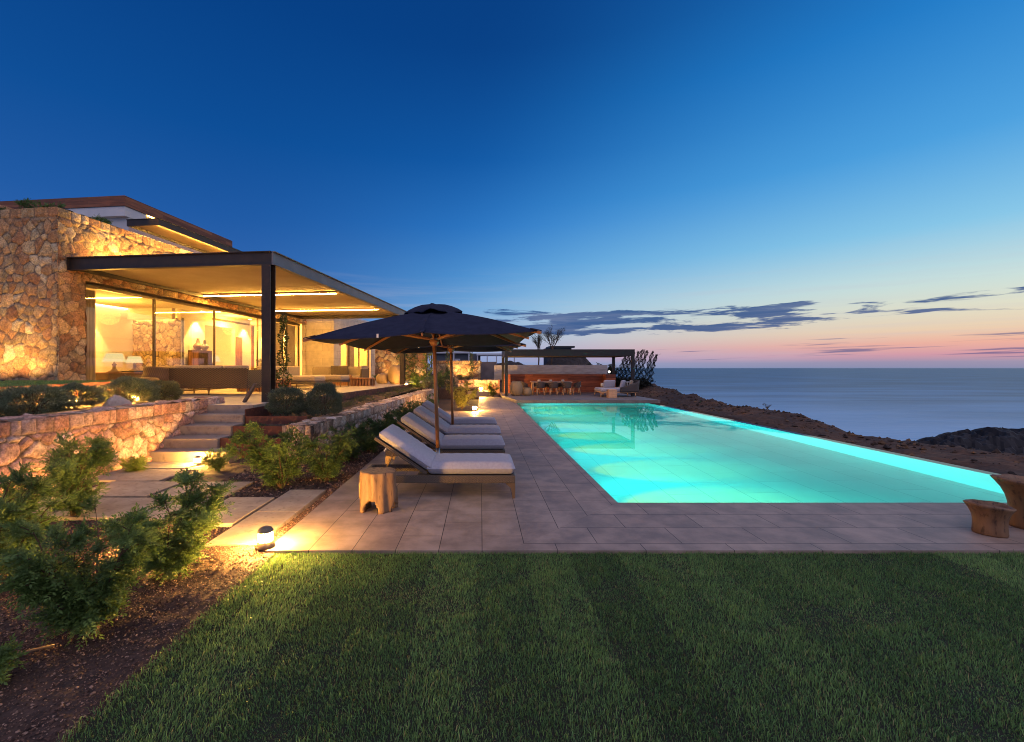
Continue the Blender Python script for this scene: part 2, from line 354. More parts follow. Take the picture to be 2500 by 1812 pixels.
# ------------------------------------------------------------------ stone walls
PAL = np.array([lin(*c)[:3] for c in ((186,154,112),(172,132,92),(170,146,108),(202,180,142),(180,140,98),(162,120,84),(184,152,108),(150,130,100))])
PALP = np.array([lin(*c)[:3] for c in ((186,150,134),(178,138,120),(194,164,146),(170,128,110),(182,152,136),(202,178,162))])
PALI = np.array([lin(*c)[:3] for c in ((206,184,140),(192,168,124),(216,196,154),(184,158,116))])
PALG = np.array([lin(*c)[:3] for c in ((190,172,156),(176,152,134),(200,186,172),(160,138,122),(186,160,138))])
def stone(W, H, size, seed, res=.025, depth=.05, cap=0.0, capw=.22, hole=None, pal=PAL, tall=1.0):
    rng = np.random.default_rng(seed)
    nx = max(2, int(W/res)+1); nz = max(2, int(H/res)+1)
    S, T = np.meshgrid(np.linspace(0, W, nx), np.linspace(0, H, nz)); s = S.ravel(); t = T.ravel()
    wx = s+(fbm(s*4/size*.2, t*4/size*.2, seed+3, 4)-.45)*size*.75; wt = t+(fbm(s*4/size*.2, t*4/size*.2, seed+9, 4)-.45)*size*.75
    gx = np.arange(-1, W/size+2); gz = np.arange(-1, H/(size*tall)+2)
    GX, GZ = np.meshgrid(gx, gz); k = GX.size
    sx = ((GX+.5*(GZ % 2)).ravel()+rng.uniform(.08, .92, k))*size; sz = (GZ.ravel()+rng.uniform(.08, .92, k))*size*tall
    wt_ = rng.uniform(0, .46, k)*size
    n = len(s); d1 = np.empty(n); d2 = np.empty(n); c1 = np.empty(n, int)
    for a in range(0, n, 4000):
        q = slice(a, a+4000); D = np.hypot(wx[q, None]-sx[None], (wt[q, None]-sz[None])/tall)-wt_[None]
        i = np.argpartition(D, 1, axis=1)[:, :2]; dd = np.take_along_axis(D, i, 1); o = np.argsort(dd, 1)
        i = np.take_along_axis(i, o, 1); dd = np.take_along_axis(dd, o, 1)
        c1[q] = i[:, 0]; d1[q] = dd[:, 0]; d2[q] = dd[:, 1]
    e = (d2-d1)*.5; ccx = sx[c1]; ccz = sz[c1]
    if cap:
        edges = np.cumsum(np.concatenate([[-.1], rng.uniform(.6, 1.5, int(W/capw*1.6)+4)*capw]))
        line = H-cap+(fbm(s*2.5, s*0, seed+5, 2)-.4)*.06; up = t > line
        ws = s+(fbm(s*6, t*6, seed+21, 2)-.4)*.04; j = np.clip(np.searchsorted(edges, ws)-1, 0, len(edges)-2)
        ee = np.minimum(np.minimum(ws-edges[j], edges[j+1]-ws), np.abs(t-line))
        e = np.where(up, np.minimum(ee, .5), np.minimum(e, np.abs(line-t))); c1 = np.where(up, k+j, c1)
        ccx = np.where(up, (edges[j]+edges[j+1])/2, ccx); ccz = np.where(up, H-cap/2, ccz); k = k+len(edges)
    r1 = rng.uniform(0, 1, k+1); tx = rng.normal(0, .10, k+1); tz = rng.normal(0, .10, k+1)
    round_ = 1-np.exp(-np.clip(e, 0, 1)/(.085*size))
    h = depth*round_*(.7+.5*r1[c1])+(tx[c1]*(s-ccx)+tz[c1]*(t-ccz))*round_*.7+(fbm(s*16, t*16, seed+40, 4)-.47)*.035*round_
    pi = rng.integers(0, len(pal), k+1); br = rng.uniform(.78, 1.14, k+1)
    col = pal[pi[c1]]*br[c1][:, None]*(.52+1.0*fbm(s*11, t*11, seed+60, 5))[:, None]
    rust = np.clip(fbm(s*5, t*5, seed+70, 3)*2.6-1.0, 0, 1)[:, None]; col = col*(1-.35*rust)+np.array(lin(168, 104, 70)[:3])*.35*rust
    mort = np.clip((e-.003)/.010, 0, 1)[:, None]; col = np.array(lin(112, 94, 78)[:3])*(1-mort)+col*mort
    idx = np.arange(n).reshape(nz, nx); Q = np.stack([idx[:-1, :-1], idx[:-1, 1:], idx[1:, 1:], idx[1:, :-1]], -1).reshape(-1, 4)
    if hole is not None:
        cx = s[Q].mean(1); cz = t[Q].mean(1); Q = Q[~hole(cx, cz)]
    return s, t, h, col, Q
class Stones:
    def __init__(s): s.V = []; s.F = []; s.K = []; s.n = 0
    def panel(s, o, u, n, up, *a, **kw):
        S, T, h, col, Q = stone(*a, **kw); o, u, n, up = (np.array(q, float) for q in (o, u, n, up))
        V = o+S[:, None]*u+T[:, None]*up+h[:, None]*n
        if np.dot(np.cross(u, up), n) < 0: Q = Q[:, ::-1]
        s.V.append(V); s.F.append(Q+s.n); s.K.append(col); s.n += len(V); return s
    def box(s, x0, x1, y0, y1, z0, z1, c=(.16, .12, .09)):
        V = np.array([(x0,y0,z0),(x1,y0,z0),(x1,y1,z0),(x0,y1,z0),(x0,y0,z1),(x1,y0,z1),(x1,y1,z1),(x0,y1,z1)], float)
        s.F.append(np.array(((0,3,2,1),(4,5,6,7),(0,1,5,4),(1,2,6,5),(2,3,7,6),(3,0,4,7)))+s.n); s.V.append(V); s.K.append(np.tile(np.array(c), (8, 1))); s.n += 8; return s
    def build(s, name, parent=None, loc=None, rz=0):
        o = npmesh(name, np.concatenate(s.V), s.F, MT['stone'], parent, np.concatenate(s.K), smooth=True, loc=loc); o.rotation_euler = (0, 0, rz); return o

# ------------------------------------------------------------------ leaves
def unit(a): return a/np.maximum(np.linalg.norm(a, axis=-1, keepdims=True), 1e-9)
def diamonds(Cn, D, N, Ln, Wd, mid=.45):
    """one four-cornered leaf per row, slightly folded"""
    S = unit(np.cross(D, N)); Ln = np.asarray(Ln)[:, None]; Wd = np.asarray(Wd)[:, None]; N = unit(np.cross(S, D))
    a = Cn; b = Cn+D*Ln*mid+S*Wd*.5+N*Wd*.12; c = Cn+D*Ln-N*Ln*.08; d = Cn+D*Ln*mid-S*Wd*.5+N*Wd*.12
    V = np.stack([a, b, c, d], 1).reshape(-1, 3); return V, np.arange(len(V)).reshape(-1, 4)
def leaf_cols(n, rng, c1, c2, k=4):
    t = rng.uniform(0, 1, n)[:, None]; c = np.array(c1[:3])*(1-t)+np.array(c2[:3])*t
    return np.repeat(c*rng.uniform(.75, 1.25, n)[:, None], k, 0)
# ------------------------------------------------------------------ the setting
HA = R(6.5); HX, HY = -10.24, 11.36          # the house stands turned 6.5 degrees; its own axes start at the front of the long glass side
def L(x, y): return (HX+x*math.cos(HA)+y*math.sin(HA), HY-x*math.sin(HA)+y*math.cos(HA))
TZ = .86                                      # level of the house terrace
POOL = (1.685, 8.0, 5.53, 21.35)

def structure(o, label=None): return props(o, label, None, None, 'structure')

# terrain: yard, bank beyond the pool, cliff edge down to the water
xs = np.concatenate([np.linspace(-140, -20, 25), np.linspace(-18, 7.8, 27), np.linspace(8.2, 26, 110), np.linspace(27, 60, 22)])
ys = np.concatenate([np.linspace(-12, 4, 15), np.linspace(4.3, 40, 170), np.linspace(41, 150, 50)])
XX, YY = np.meshgrid(xs, ys); x = XX.ravel(); y = YY.ravel()
rz_ = np.interp(y, [-12, 4, 10.8, 14.56, 16.5, 18.6, 21, 24.2, 27.8, 32.8, 34.8, 40, 150], [-.5, -.45, -.45, -.66, -.52, -.25, -.2, -.3, -.05, .3, .52, .6, .9])
xe = 13.0-np.clip(y-35, 0, 60)*.30
rough = (fbm(x*1.3, y*1.3, 3, 5)-.47)
rough2 = np.abs(fbm(x*3.1, y*3.1, 8, 4)-.47)
base = np.full(len(x), -.16)
ramp_ = np.clip((x-8.2)/(xe-8.4), 0, 1)
bank = np.where(ramp_ < .45, -.95+(rz_+.95)*(ramp_/.45)*.55, rz_-.45*(1-(ramp_-.45)/.55)*.55*(rz_+1.1)/1.2)
over = np.clip(x-xe, 0, 50)
z = np.where(x > 8.0, bank+rough*(.28+.35*np.clip(over, 0, 1))+rough2*.18*(ramp_ > .35), base)
z = np.where(over > 0, rz_+rough*.6+rough2*.3-over*.55-np.clip(over-2, 0, 40)*.75, z)
z = np.where((y > 36) & (x <= xe), np.maximum(-.16, np.minimum(.9, (y-36)*.05))+rough*.5, z)
z = np.maximum(z, -14)
inpool = (x > 1.2) & (x < 8.15) & (y > 5) & (y < 21.9); z = np.where(inpool, -3.0, z)
nx, ny = len(xs), len(ys); idx = np.arange(nx*ny).reshape(ny, nx)
Q = np.stack([idx[:-1, :-1], idx[:-1, 1:], idx[1:, 1:], idx[1:, :-1]], -1).reshape(-1, 4)
c_a = np.array(lin(62, 50, 42)[:3]); c_b = np.array(lin(104, 74, 50)[:3]); c_c = np.array(lin(46, 40, 37)[:3])
k = np.clip(fbm(x*.6, y*.6, 31, 4)*2-.55, 0, 1)[:, None]; k2 = np.clip(fbm(x*2.4, y*2.4, 37, 4)*2.2-.7, 0, 1)[:, None]
tcol = (c_a*(1-k)+c_b*k)*(1-.6*k2)+c_c*.6*k2
land = structure(npmesh('ground', np.stack([x, y, z], 1), [Q], attr_mat('earth_bank', speck=.4, sscale=7, bump=1.0, bscale=9), None, tcol, smooth=True))

# loose rocks on the bank: uncountable rubble, one object
def rubble(n, area, zf, smin, smax, seed, pal, name, m):
    rng = np.random.default_rng(seed)
    px_, py_ = area(rng, n); sz = smin*(smax/smin)**(rng.uniform(0, 1, n)**2.2)
    oct_ = np.array([(1,0,0),(-1,0,0),(0,1,0),(0,-1,0),(0,0,1),(0,0,-1)], float); fc = np.array([(0,2,4),(2,1,4),(1,3,4),(3,0,4),(2,0,5),(1,2,5),(3,1,5),(0,3,5)])
    a = rng.uniform(0, 6.28, n); ca, sa = np.cos(a)[:, None], np.sin(a)[:, None]
    V = oct_[None]*rng.uniform(.55, 1.25, (n, 6, 1)); V = V+rng.normal(0, .13, (n, 6, 3))
    V = np.stack([V[..., 0]*ca-V[..., 1]*sa, V[..., 0]*sa+V[..., 1]*ca, V[..., 2]*.7], -1)*sz[:, None, None]
    V += np.stack([px_, py_, zf(px_, py_)+sz*.2], -1)[:, None]
    cl = np.repeat(pal[rng.integers(0, len(pal), n)]*rng.uniform(.6, 1.25, (n, 1)), 6, 0)
    F_ = (fc[None]+6*np.arange(n)[:, None, None]).reshape(-1, 3)
    o = npmesh(name, V.reshape(-1, 3), [F_], m, None, cl); return props(o, None, None, None, 'stuff')
MT['pebble'] = attr_mat('pebble', speck=.25, sscale=60, bump=0)
def landz(px_, py_):
    i = np.clip(np.searchsorted(xs, px_)-1, 0, nx-2); j = np.clip(np.searchsorted(ys, py_)-1, 0, ny-2)
    fx = (px_-xs[i])/(xs[i+1]-xs[i]); fy = (py_-ys[j])/(ys[j+1]-ys[j]); Z = z.reshape(ny, nx)
    return Z[j, i]*(1-fx)*(1-fy)+Z[j, i+1]*fx*(1-fy)+Z[j+1, i]*(1-fx)*fy+Z[j+1, i+1]*fx*fy
def ar_bank(rng, n):
    py_ = 4+31*rng.uniform(0, 1, n)**.8; return np.where(rng.uniform(0, 1, n) < .45, rng.normal(12.6, .8, n), rng.uniform(8.4, 14, n)), py_
rubble(2600, ar_bank, landz, .015, .12, 5, np.array([lin(*c)[:3] for c in ((84,66,53),(66,55,47),(106,82,60),(56,48,44))]), 'bank_rocks', MT['pebble'])

# dark headland rocks in the water
hx = np.linspace(24, 95, 240); hy = np.linspace(30, 66, 130); HXX, HYY = np.meshgrid(hx, hy); a = HXX.ravel(); b = HYY.ravel()
prof = np.interp(a/b, [.80, .87, .905, .96, 1.02, 1.08, 1.15, 1.22, 1.4, 2.2], [-10, -7.2, -5.3, -4.9, -4.5, -4.1, -3.95, -4.1, -4.1, -4.2])
crest = np.exp(-((b-43-3*np.sin(a*.11))/7.5)**2)
hz = -10+(prof+10)*crest+((fbm(a*.33, b*.33, 5, 5)-.47)*1.2+(.25-np.abs(fbm(a*.9, b*.9, 15, 4)-.47))*2.6-.45)*np.clip(crest*1.4, 0, 1)
idx = np.arange(a.size).reshape(len(hy), len(hx)); Q2 = np.stack([idx[:-1, :-1], idx[:-1, 1:], idx[1:, 1:], idx[1:, :-1]], -1).reshape(-1, 4)
structure(npmesh('headland', np.stack([a, b, hz], 1), [Q2], mat('dark_rock', lin(26, 25, 28), lin(18, 18, 21), rough=.85, scale=.8, bump=1.0, bscale=3.0, c3=lin(38, 34, 34))))

# sea
def sea_material():
    m = bpy.data.materials.new('sea_water'); m.use_nodes = True; t = NT(m.node_tree)
    p = t.n('ShaderNodeBsdfPrincipled'); out = t.n('ShaderNodeOutputMaterial')
    co = t.n('ShaderNodeTexCoord').outputs['Object']; mp = t.n('ShaderNodeMapping'); t.l(co, mp.inputs[0]); mp.inputs['Scale'].default_value = (.012, .05, 1)
    n1 = t.n('ShaderNodeTexNoise'); t.l(mp.outputs[0], n1.inputs['Vector']); n1.inputs['Scale'].default_value = 1; n1.inputs['Detail'].default_value = 7; n1.inputs['Roughness'].default_value = .62
    mp2 = t.n('ShaderNodeMapping'); t.l(co, mp2.inputs[0]); mp2.inputs['Scale'].default_value = (.25, .7, 1)
    n2 = t.n('ShaderNodeTexNoise'); t.l(mp2.outputs[0], n2.inputs['Vector']); n2.inputs['Scale'].default_value = 1; n2.inputs['Detail'].default_value = 5
    sp = t.n('ShaderNodeSeparateXYZ'); t.l(co, sp.inputs[0]); d = t.m('SQRT', t.m('ADD', t.m('POWER', sp.outputs[0], 2.0), t.m('POWER', sp.outputs[1], 2.0)))
    foam_sheen = t.m('ADD', t.m('DIVIDE', 88.0, t.m('MAXIMUM', d, 1.0)), t.m('MULTIPLY', t.m('SUBTRACT', n1.outputs[0], .5), .5))  # foam and sky reflection put into the colour, paler nearer the camera
    t.l(t.mix(t.step(foam_sheen, .05, .95), t.mix(t.step(n1.outputs[0], .35, .7), lin(0, 34, 86), lin(14, 74, 136)), lin(134, 172, 208)), p.inputs['Base Color'])
    p.inputs['Roughness'].default_value = .35; p.inputs['Specular IOR Level'].default_value = .10
    b = t.n('ShaderNodeBump'); b.inputs['Strength'].default_value = .35; b.inputs['Distance'].default_value = .6
    t.l(t.m('ADD', n2.outputs[0], t.m('MULTIPLY', n1.outputs[0], 3.0)), b.inputs['Height']); t.l(b.outputs[0], p.inputs['Normal'])
    t.l(p.outputs[0], out.inputs[0]); return m
structure(MB().box(-60000, 60000, -200, 120000, -10.0, -9.0).build('sea', sea_material()))

# pool: basin, water
px0, px1, py0, py1 = POOL
tile_m = brick_mat('pool_tile', lin(186, 212, 204), lin(178, 206, 198), lin(146, 178, 172), 1.2, .6, .008, rough=.5, swap='yx', noise_amt=.05, nscale=1)
pool = thing('swimming_pool', 'long turquoise lit swimming pool with a vanishing right edge toward the sea', 'swimming pool')
MB().box(px0-.02, px1+.02, py0-.02, py1+.6, -1.40, -1.30).build('pool_floor', tile_m, pool)
wl = MB(); wl.box(px0-.25, px0, py0-.25, py1+.6, -1.6, -.052); wl.box(px0+.001, px1+.2, py0-.25, py0, -1.6, -.052); wl.box(px0+.001, px1, py1+.5, py1+.7, -1.6, -.05)
wl.build('pool_wall', tile_m, pool)
MB().box(px1, px1+.20, py0+.001, py1+.7, -1.6, -.034).build('infinity_edge', mat('edge_tile', lin(226, 236, 226), lin(220, 232, 222), rough=.35, scale=2), pool, bevel=.01)
# under water lamps along the left wall, each with an added wide cyan fill
lampm = emit('pool_lens', (1, .93, .74), 6)
for i in range(8):
    yy = 6.75+1.93*i
    b = MB(); b.tube([(px0-.01, yy, -.62), (px0+.015, yy, -.62)], .11, 20); b.build('lamp_lens', lampm, pool)
    for en, co_, sz_, tl in ((2700, (1.0, .74, .24), 60, -.66), (690, (.16, 1.0, .96), 176, -.05)):
        ld = bpy.data.lights.new('pool_spot_and_fill', 'SPOT'); ld.energy = en; ld.color = co_; ld.spot_size = R(sz_); ld.spot_blend = 1.0; ld.shadow_soft_size = .08
        lo = bpy.data.objects.new('pool_spot_and_fill', ld); C.objects.link(lo); lo.parent = pool; lo.location = (px0+.10, yy, -.62)
        lo.rotation_euler = Vector((1, 0, tl)).to_track_quat('-Z', 'Y').to_euler()
def water_mat():
    m = bpy.data.materials.new('pool_water'); m.use_nodes = True; t = NT(m.node_tree)
    g = t.n('ShaderNodeBsdfRefraction'); g.inputs['IOR'].default_value = 1.333; g.inputs['Roughness'].default_value = 0.0; g.inputs['Color'].default_value = (.96, 1, .99, 1)
    gl = t.n('ShaderNodeBsdfGlossy'); gl.inputs['Roughness'].default_value = 0.0; fr = t.n('ShaderNodeFresnel'); fr.inputs['IOR'].default_value = 1.333; mx = t.n('ShaderNodeMixShader')
    t.l(t.m('MULTIPLY', fr.outputs[0], .90), mx.inputs[0]); t.l(g.outputs[0], mx.inputs[1]); t.l(gl.outputs[0], mx.inputs[2])
    co = t.n('ShaderNodeTexCoord').outputs['Object']; n = t.n('ShaderNodeTexNoise'); t.l(co, n.inputs['Vector']); n.inputs['Scale'].default_value = .9; n.inputs['Detail'].default_value = 2
    b = t.n('ShaderNodeBump'); b.inputs['Strength'].default_value = .018; b.inputs['Distance'].default_value = .02; t.l(n.outputs[0], b.inputs['Height']); t.l(b.outputs[0], g.inputs['Normal']); t.l(b.outputs[0], gl.inputs['Normal']); t.l(b.outputs[0], fr.inputs['Normal'])
    va = t.n('ShaderNodeVolumeAbsorption'); va.inputs['Color'].default_value = (.02, .95, .985, 1); va.inputs['Density'].default_value = .36
    o = t.n('ShaderNodeOutputMaterial'); t.l(mx.outputs[0], o.inputs['Surface']); t.l(va.outputs[0], o.inputs['Volume']); return m
structure(MB().box(px0-.04, px1+.198, py0-.04, py1+.55, -1.36, -.02).build('pool_water', water_mat()))

# pool terrace paving: slabs run away from the camera beside the pool, across in front of it, mitred at the corner
pav = dict(c1=lin(154, 135, 120), c2=lin(141, 123, 110), mortar=lin(70, 60, 56), rough=.55, noise_amt=.28, fine=60, bump=.5, rvar=.25)
m_a = brick_mat('paving_long', bw=.80, rh=.393, ms=.004, swap='yx', origin=(-1.95, 4.43, 0), **pav)
m_b = brick_mat('paving_cross', bw=.80, rh=.42, ms=.004, swap='xy', origin=(.3, 5.50, 0), **pav)
t = MB()
t.prism([(-1.95, 4.08), (.25, 4.08), (1.685, 5.53), (1.685, 21.34), (1.685, 21.4), (1.25, 24.9), (.95, 26.2), (-.08, 26.2), (-.10, 17.15), (-1.95, 17.15)], -.05, 0)
structure(t.build('pool_terrace', m_a))
structure(MB().prism([(.2515, 4.08), (16, 4.08), (16, 5.529), (1.6865, 5.529)], -.05, 0).build('pool_front_paving', m_b))
# stepping slabs and gravel joints on the garden path (each slab its own)
slabs = [(-2.58, -2.10, 4.22, 5.17), (-2.58, -2.10, 5.19, 6.12), (-3.20, -2.63, 4.78, 5.76), (-3.85, -3.25, 4.92, 5.72), (-4.85, -3.90, 4.98, 5.74), (-5.60, -4.92, 5.18, 5.76),
         (-4.25, -3.30, 5.82, 6.55), (-5.36, -4.32, 5.82, 6.56), (-5.86, -4.72, 6.62, 7.36), (-5.86, -4.88, 7.42, 7.92)]
slabl = ['stone path slab at the terrace edge right beside the near bollard', 'stone path slab at the terrace edge, one behind the slab by the bollard', 'stone path slab left of the edge slabs, its corner cut by the bollard shadow',
         'stone path slab half hidden by the middle leafy shrub in front', 'wide stone path slab in the middle of the garden path', 'stone path slab furthest left, glimpsed through the shrubs',
         'shaded stone path slab right of the path, by the mulch bed', 'lit stone path slab in the second row below the wide one', 'bright stone path slab one short of the steps', 'bright narrow stone path slab at the foot of the garden steps']
for (x0, x1, y0, y1), lb in zip(slabs, slabl):
    o = MB().box(x0, x1, y0, y1, -.12, .002).build('path_slab', MT['slab'], None, bevel=.006); props(o, lb, 'paving slab', 'stepping slabs of the garden path')

# garden soil and gravel beside path and lawn
def bed(name, pts, zf, res, m, seed, amp=.03):
    P = np.array(pts); xa = np.arange(P[:, 0].min(), P[:, 0].max()+res, res); ya = np.arange(P[:, 1].min(), P[:, 1].max()+res, res)
    A, B = np.meshgrid(xa, ya); a = A.ravel(); b = B.ravel(); zz = zf(a, b)+(fbm(a*7, b*7, seed, 5)-.47)*amp*2
    idx = np.arange(a.size).reshape(len(ya), len(xa)); Qb = np.stack([idx[:-1, :-1], idx[:-1, 1:], idx[1:, 1:], idx[1:, :-1]], -1).reshape(-1, 4)
    cx = a[Qb].mean(1); cy = b[Qb].mean(1); ins = np.zeros(len(Qb), bool); n = len(P)
    for i in range(n):
        x0, y0 = P[i]; x1, y1 = P[(i+1) % n]
        c = ((y0 > cy) != (y1 > cy)) & (cx < (x1-x0)*(cy-y0)/(y1-y0+1e-12)+x0); ins ^= c
    return structure(npmesh(name, np.stack([a, b, zz], 1), [Qb[ins]], m, smooth=True))
flat = lambda h: (lambda a, b: np.full(a.shape, h))
bed('gravel_bed', [(-9, .5), (-1.87, .5), (-1.87, 4.08), (-1.95, 4.08), (-1.95, 17.1), (-5.9, 17), (-5.9, 5), (-9, 5)], lambda a, b: -.035+.02*np.sin(a*2.1)*np.cos(b*1.7), .05, MT['soil'], 4, .022)
PEB = np.array([lin(*c)[:3] for c in ((96, 72, 60), (76, 57, 49), (120, 92, 76), (64, 50, 44), (148, 120, 102))])
def ar_gr(rng, n): return rng.uniform(-4.6, -1.84, n), 1.6+3.4*rng.uniform(0, 1, n)**1.15
def insl(px_, py_):
    zz = np.full(px_.shape, -.03)
    for x0, x1, y0, y1 in slabs: zz = np.where((px_ > x0) & (px_ < x1) & (py_ > y0) & (py_ < y1), -.5, zz)
    return zz+(fbm(px_*7, py_*7, 4, 5)-.47)*.03+.02*np.sin(px_*2.1)*np.cos(py_*1.7)
rubble(42000, ar_gr, insl, .0035, .011, 7, PEB, 'gravel', MT['pebble'])
def ar_gr2(rng, n): return rng.uniform(-3.9, -1.95, n), rng.uniform(5, 12, n)
rubble(9000, ar_gr2, insl, .008, .030, 8, PEB, 'mulch_stones', MT['pebble'])
def ar_gr3(rng, n): return rng.uniform(-2.11, -1.95, n), rng.uniform(4.0, 8, n)
rubble(5000, ar_gr3, insl, .006, .014, 9, PEB, 'joint_gravel', MT['pebble'])

# lawns
LZ = -.032
structure(MB().prism([(-1.86, -6), (16, -6), (16, 4.075), (-1.86, 4.075)], -.14, LZ).build('lawn', mat('turf_soil', lin(34, 44, 24), lin(40, 38, 26), rough=.95, scale=20, bump=.8, bscale=120)))
MT['grass'] = attr_mat('grass_blade', rough=.5, speck=0, bump=0, trans=.35, spec=.35)
def grass(name, n, area, zf, h, seed, stripes=True, wd=.0036):
    rng = np.random.default_rng(seed); gx, gy = area(rng, n); n = len(gx)
    pid = np.floor((gx+.12*vnoise(gy*.9, gy*0, 3)+2.05)/.41); sh = np.clip(np.where(pid % 2 == 0, .40, .60)+(hash2(pid, pid*0+5, 77)-.5)*.55, 0, 1)
    seam = np.abs(((gx+.12*vnoise(gy*.9, gy*0, 3)+2.05)/.41) % 1-.5) > .47
    bald = fbm(gx*3, gy*3, 51, 4); clump = fbm(gx*9, gy*9, 61, 3)
    hh = h*rng.uniform(.45, 1.15, n)*(.62+.7*clump)*np.where(bald < .34, .65, 1)*np.where(seam & (rng.uniform(0, 1, n) < .55), .45, 1)
    hh = hh*(1+(rng.uniform(0, 1, n) > .985)*.7)
    lean = rng.uniform(0, 6.283, n); la = np.abs(rng.normal(.38, .25, n))
    sx = np.cos(lean)*la+(sh-.5)*.5*stripes; sy = np.sin(lean)*la+(sh-.5)*1.0*stripes
    tw = rng.uniform(0, 6.283, n); ux, uy = np.cos(tw), np.sin(tw); wd_ = wd*rng.uniform(.6, 1.3, n)
    B = np.stack([gx, gy, zf(gx, gy)], 1); U = np.stack([ux, uy, 0*ux], 1)*wd_[:, None]*.5
    M1 = B+np.stack([sx*hh*.35, sy*hh*.35, hh*.58], 1); T_ = B+np.stack([sx*hh*1.05, sy*hh*1.05, hh*np.clip(1-.32*la, .3, 1)], 1)
    V = np.stack([B-U, B+U, M1+U*.85, M1-U*.85, T_], 1).reshape(-1, 3); i = np.arange(n)[:, None]*5
    c1, c2, c3 = (np.array(lin(*c)[:3]) for c in ((88, 130, 80), (138, 170, 94), (164, 156, 108)))
    k = np.clip(rng.uniform(0, 1, n)*.7+.45*(clump-.3)+(sh-.5)*.6*stripes, 0, 1)[:, None]; cc = c1*(1-k)+c2*k
    dead = (rng.uniform(0, 1, n) < .05+.35*np.clip(.40-bald, 0, 1)*4*.5)[:, None]; cc = np.where(dead, c3, cc)*(rng.uniform(.45, 1.35, n)*(1+.35*(sh-.5)*stripes))[:, None]
    return props(npmesh(name, V, [i+np.array([[0, 1, 2, 3]]), i+np.array([[3, 2, 4]])], MT['grass'], None, np.repeat(cc, 5, 0)), None, None, None, 'stuff')
def ar_lawn(rng, n):
    gy = 1.3+2.79*rng.uniform(0, 1, n)**.9; gx = rng.uniform(-1.88, 5.6, n); k = (gx < 1.32*gy+.5) & (gx < 5.6); return gx[k]+np.where(gx[k] < -1.80, rng.normal(0, .02, k.sum()), 0), gy[k]
grass('lawn_grass', 320000, ar_lawn, lambda a, b: np.full(a.shape, LZ-.004), .037, 11)
UL = [(-7.56, 7.0), (-8.27, 10.35), L(-.25, -.42), L(-14, -.42), (-24, 5), (-7.3, 5)]
structure(MB().prism(UL, .6, 1.34).build('upper_lawn', mat('upper_turf', lin(64, 78, 38), lin(80, 84, 44), rough=.95, scale=20)))
def ar_ul(rng, n):
    gy = rng.uniform(6.4, 10.9, n); gx = rng.uniform(-13.5, -7.5, n); k = gx < -7.56-(gy-7.0)*.212; return gx[k], gy[k]
grass('upper_lawn_grass', 52000, ar_ul, lambda a, b: np.full(a.shape, 1.335), .04, 12, False, .006)

# ------------------------------------------------------------------ walls, steps, planters
w1 = Stones()
w1.panel((-5.9, 3.6, -.12), (0, 1, 0), (1, 0, 0), (0, 0, 1), 6.7, 1.10, .20, 21, res=.018, depth=.055, cap=.20, capw=.21, pal=PALP)
w1.panel((-5.885, 3.6, .945), (0, 1, 0), (0, 0, 1), (-1, 0, 0), 6.7, .56, .3, 22, res=.03, depth=.05, pal=PALP)
w1.panel((-5.9, 10.3, -.12), (-1, 0, 0), (0, 1, 0), (0, 0, 1), .55, 1.10, .24, 23, depth=.05, pal=PALP)
w1.box(-6.45, -5.905, 3.6, 10.29, -.12, .98)
props(w1.build('retaining_wall'), 'low pink rubble stone retaining wall left of the garden steps', 'stone wall')
w2 = Stones(); rz2 = math.atan2(.81, 14.85)
w2.panel((0, 0, -.1), (0, 1, 0), (1, 0, 0), (0, 0, 1), 14.8, .70, .19, 31, res=.024, depth=.045, cap=.19, capw=.19, pal=PALG)
w2.panel((.01, 0, .562), (0, 1, 0), (0, 0, 1), (-1, 0, 0), 14.8, .52, .24, 32, res=.035, depth=.045, pal=PALG)
w2.panel((-.52, 0, -.1), (1, 0, 0), (0, -1, 0), (0, 0, 1), .52, .70, .22, 33, res=.02, depth=.045, cap=.17, capw=.2, pal=PALG)
w2.box(-.51, -.005, .005, 14.8, -.1, .59)
props(w2.build('garden_wall', None, (-3.10, 8.25, 0), -rz2), 'low grey stone wall running along the planting bed behind the loungers', 'stone wall')

# steps from the garden up to the house terrace
stp = thing('garden_steps', 'five broad pale stone steps up to the house terrace', 'steps', (-5.385, 8.0, 0))
ylow = [0, .34, .79, 1.22, 1.66]; zz = [.167, .342, .52, .69, .86]
for i in range(5):
    y1 = ylow[i+1]+.03 if i < 4 else 2.2
    x1 = .92 if i == 0 else .515
    MB().box(-.515, x1, ylow[i], y1, -.1 if i == 0 else zz[i-1]-.03, zz[i]-(.002 if i == 4 else 0)).build('step', MT['concrete'], stp, bevel=.008)
# rusted steel planters stepping up on the right of the stairs
for i, (y, z1, lb) in enumerate(((8.42, .34, 'lowest rusted steel planter edge beside the second step'), (8.86, .51, 'middle rusted steel planter edge beside the third step'), (9.30, .66, 'upper rusted steel planter edge beside the fourth step'))):
    o = MB().box(-4.865, -3.62+.02*i, y, y+.014, -.05, z1).build('corten_edge', MT['corten']); props(o, lb, 'planter edge', 'rusted steel planter edges by the steps')
o = MB().box(-4.865, -4.853, 9.3, 10.5, .3, .80).box(-4.87, -4.60, 10.36, 10.374, .4, .84).build('corten_edge', MT['corten']); props(o, 'dark rusted steel plate flanking the top step under the veranda column', 'planter edge', 'rusted steel planter edges by the steps')
st_soil = lambda a, b: np.where(b < 8.44, .02, np.where(b < 8.87, .27, np.where(b < 9.31, .43, .55)))
bed('terrace_bed_soil', [(-4.85, 8.43), (-3.6, 8.43), (-3.6, 9.0), (-2.9, 23), (-4.1, 23), (-4.85, 10.4)], lambda a, b: st_soil(a, b)+np.clip((b-10)*.012, 0, .12), .06, MT['soil'], 14, .03)
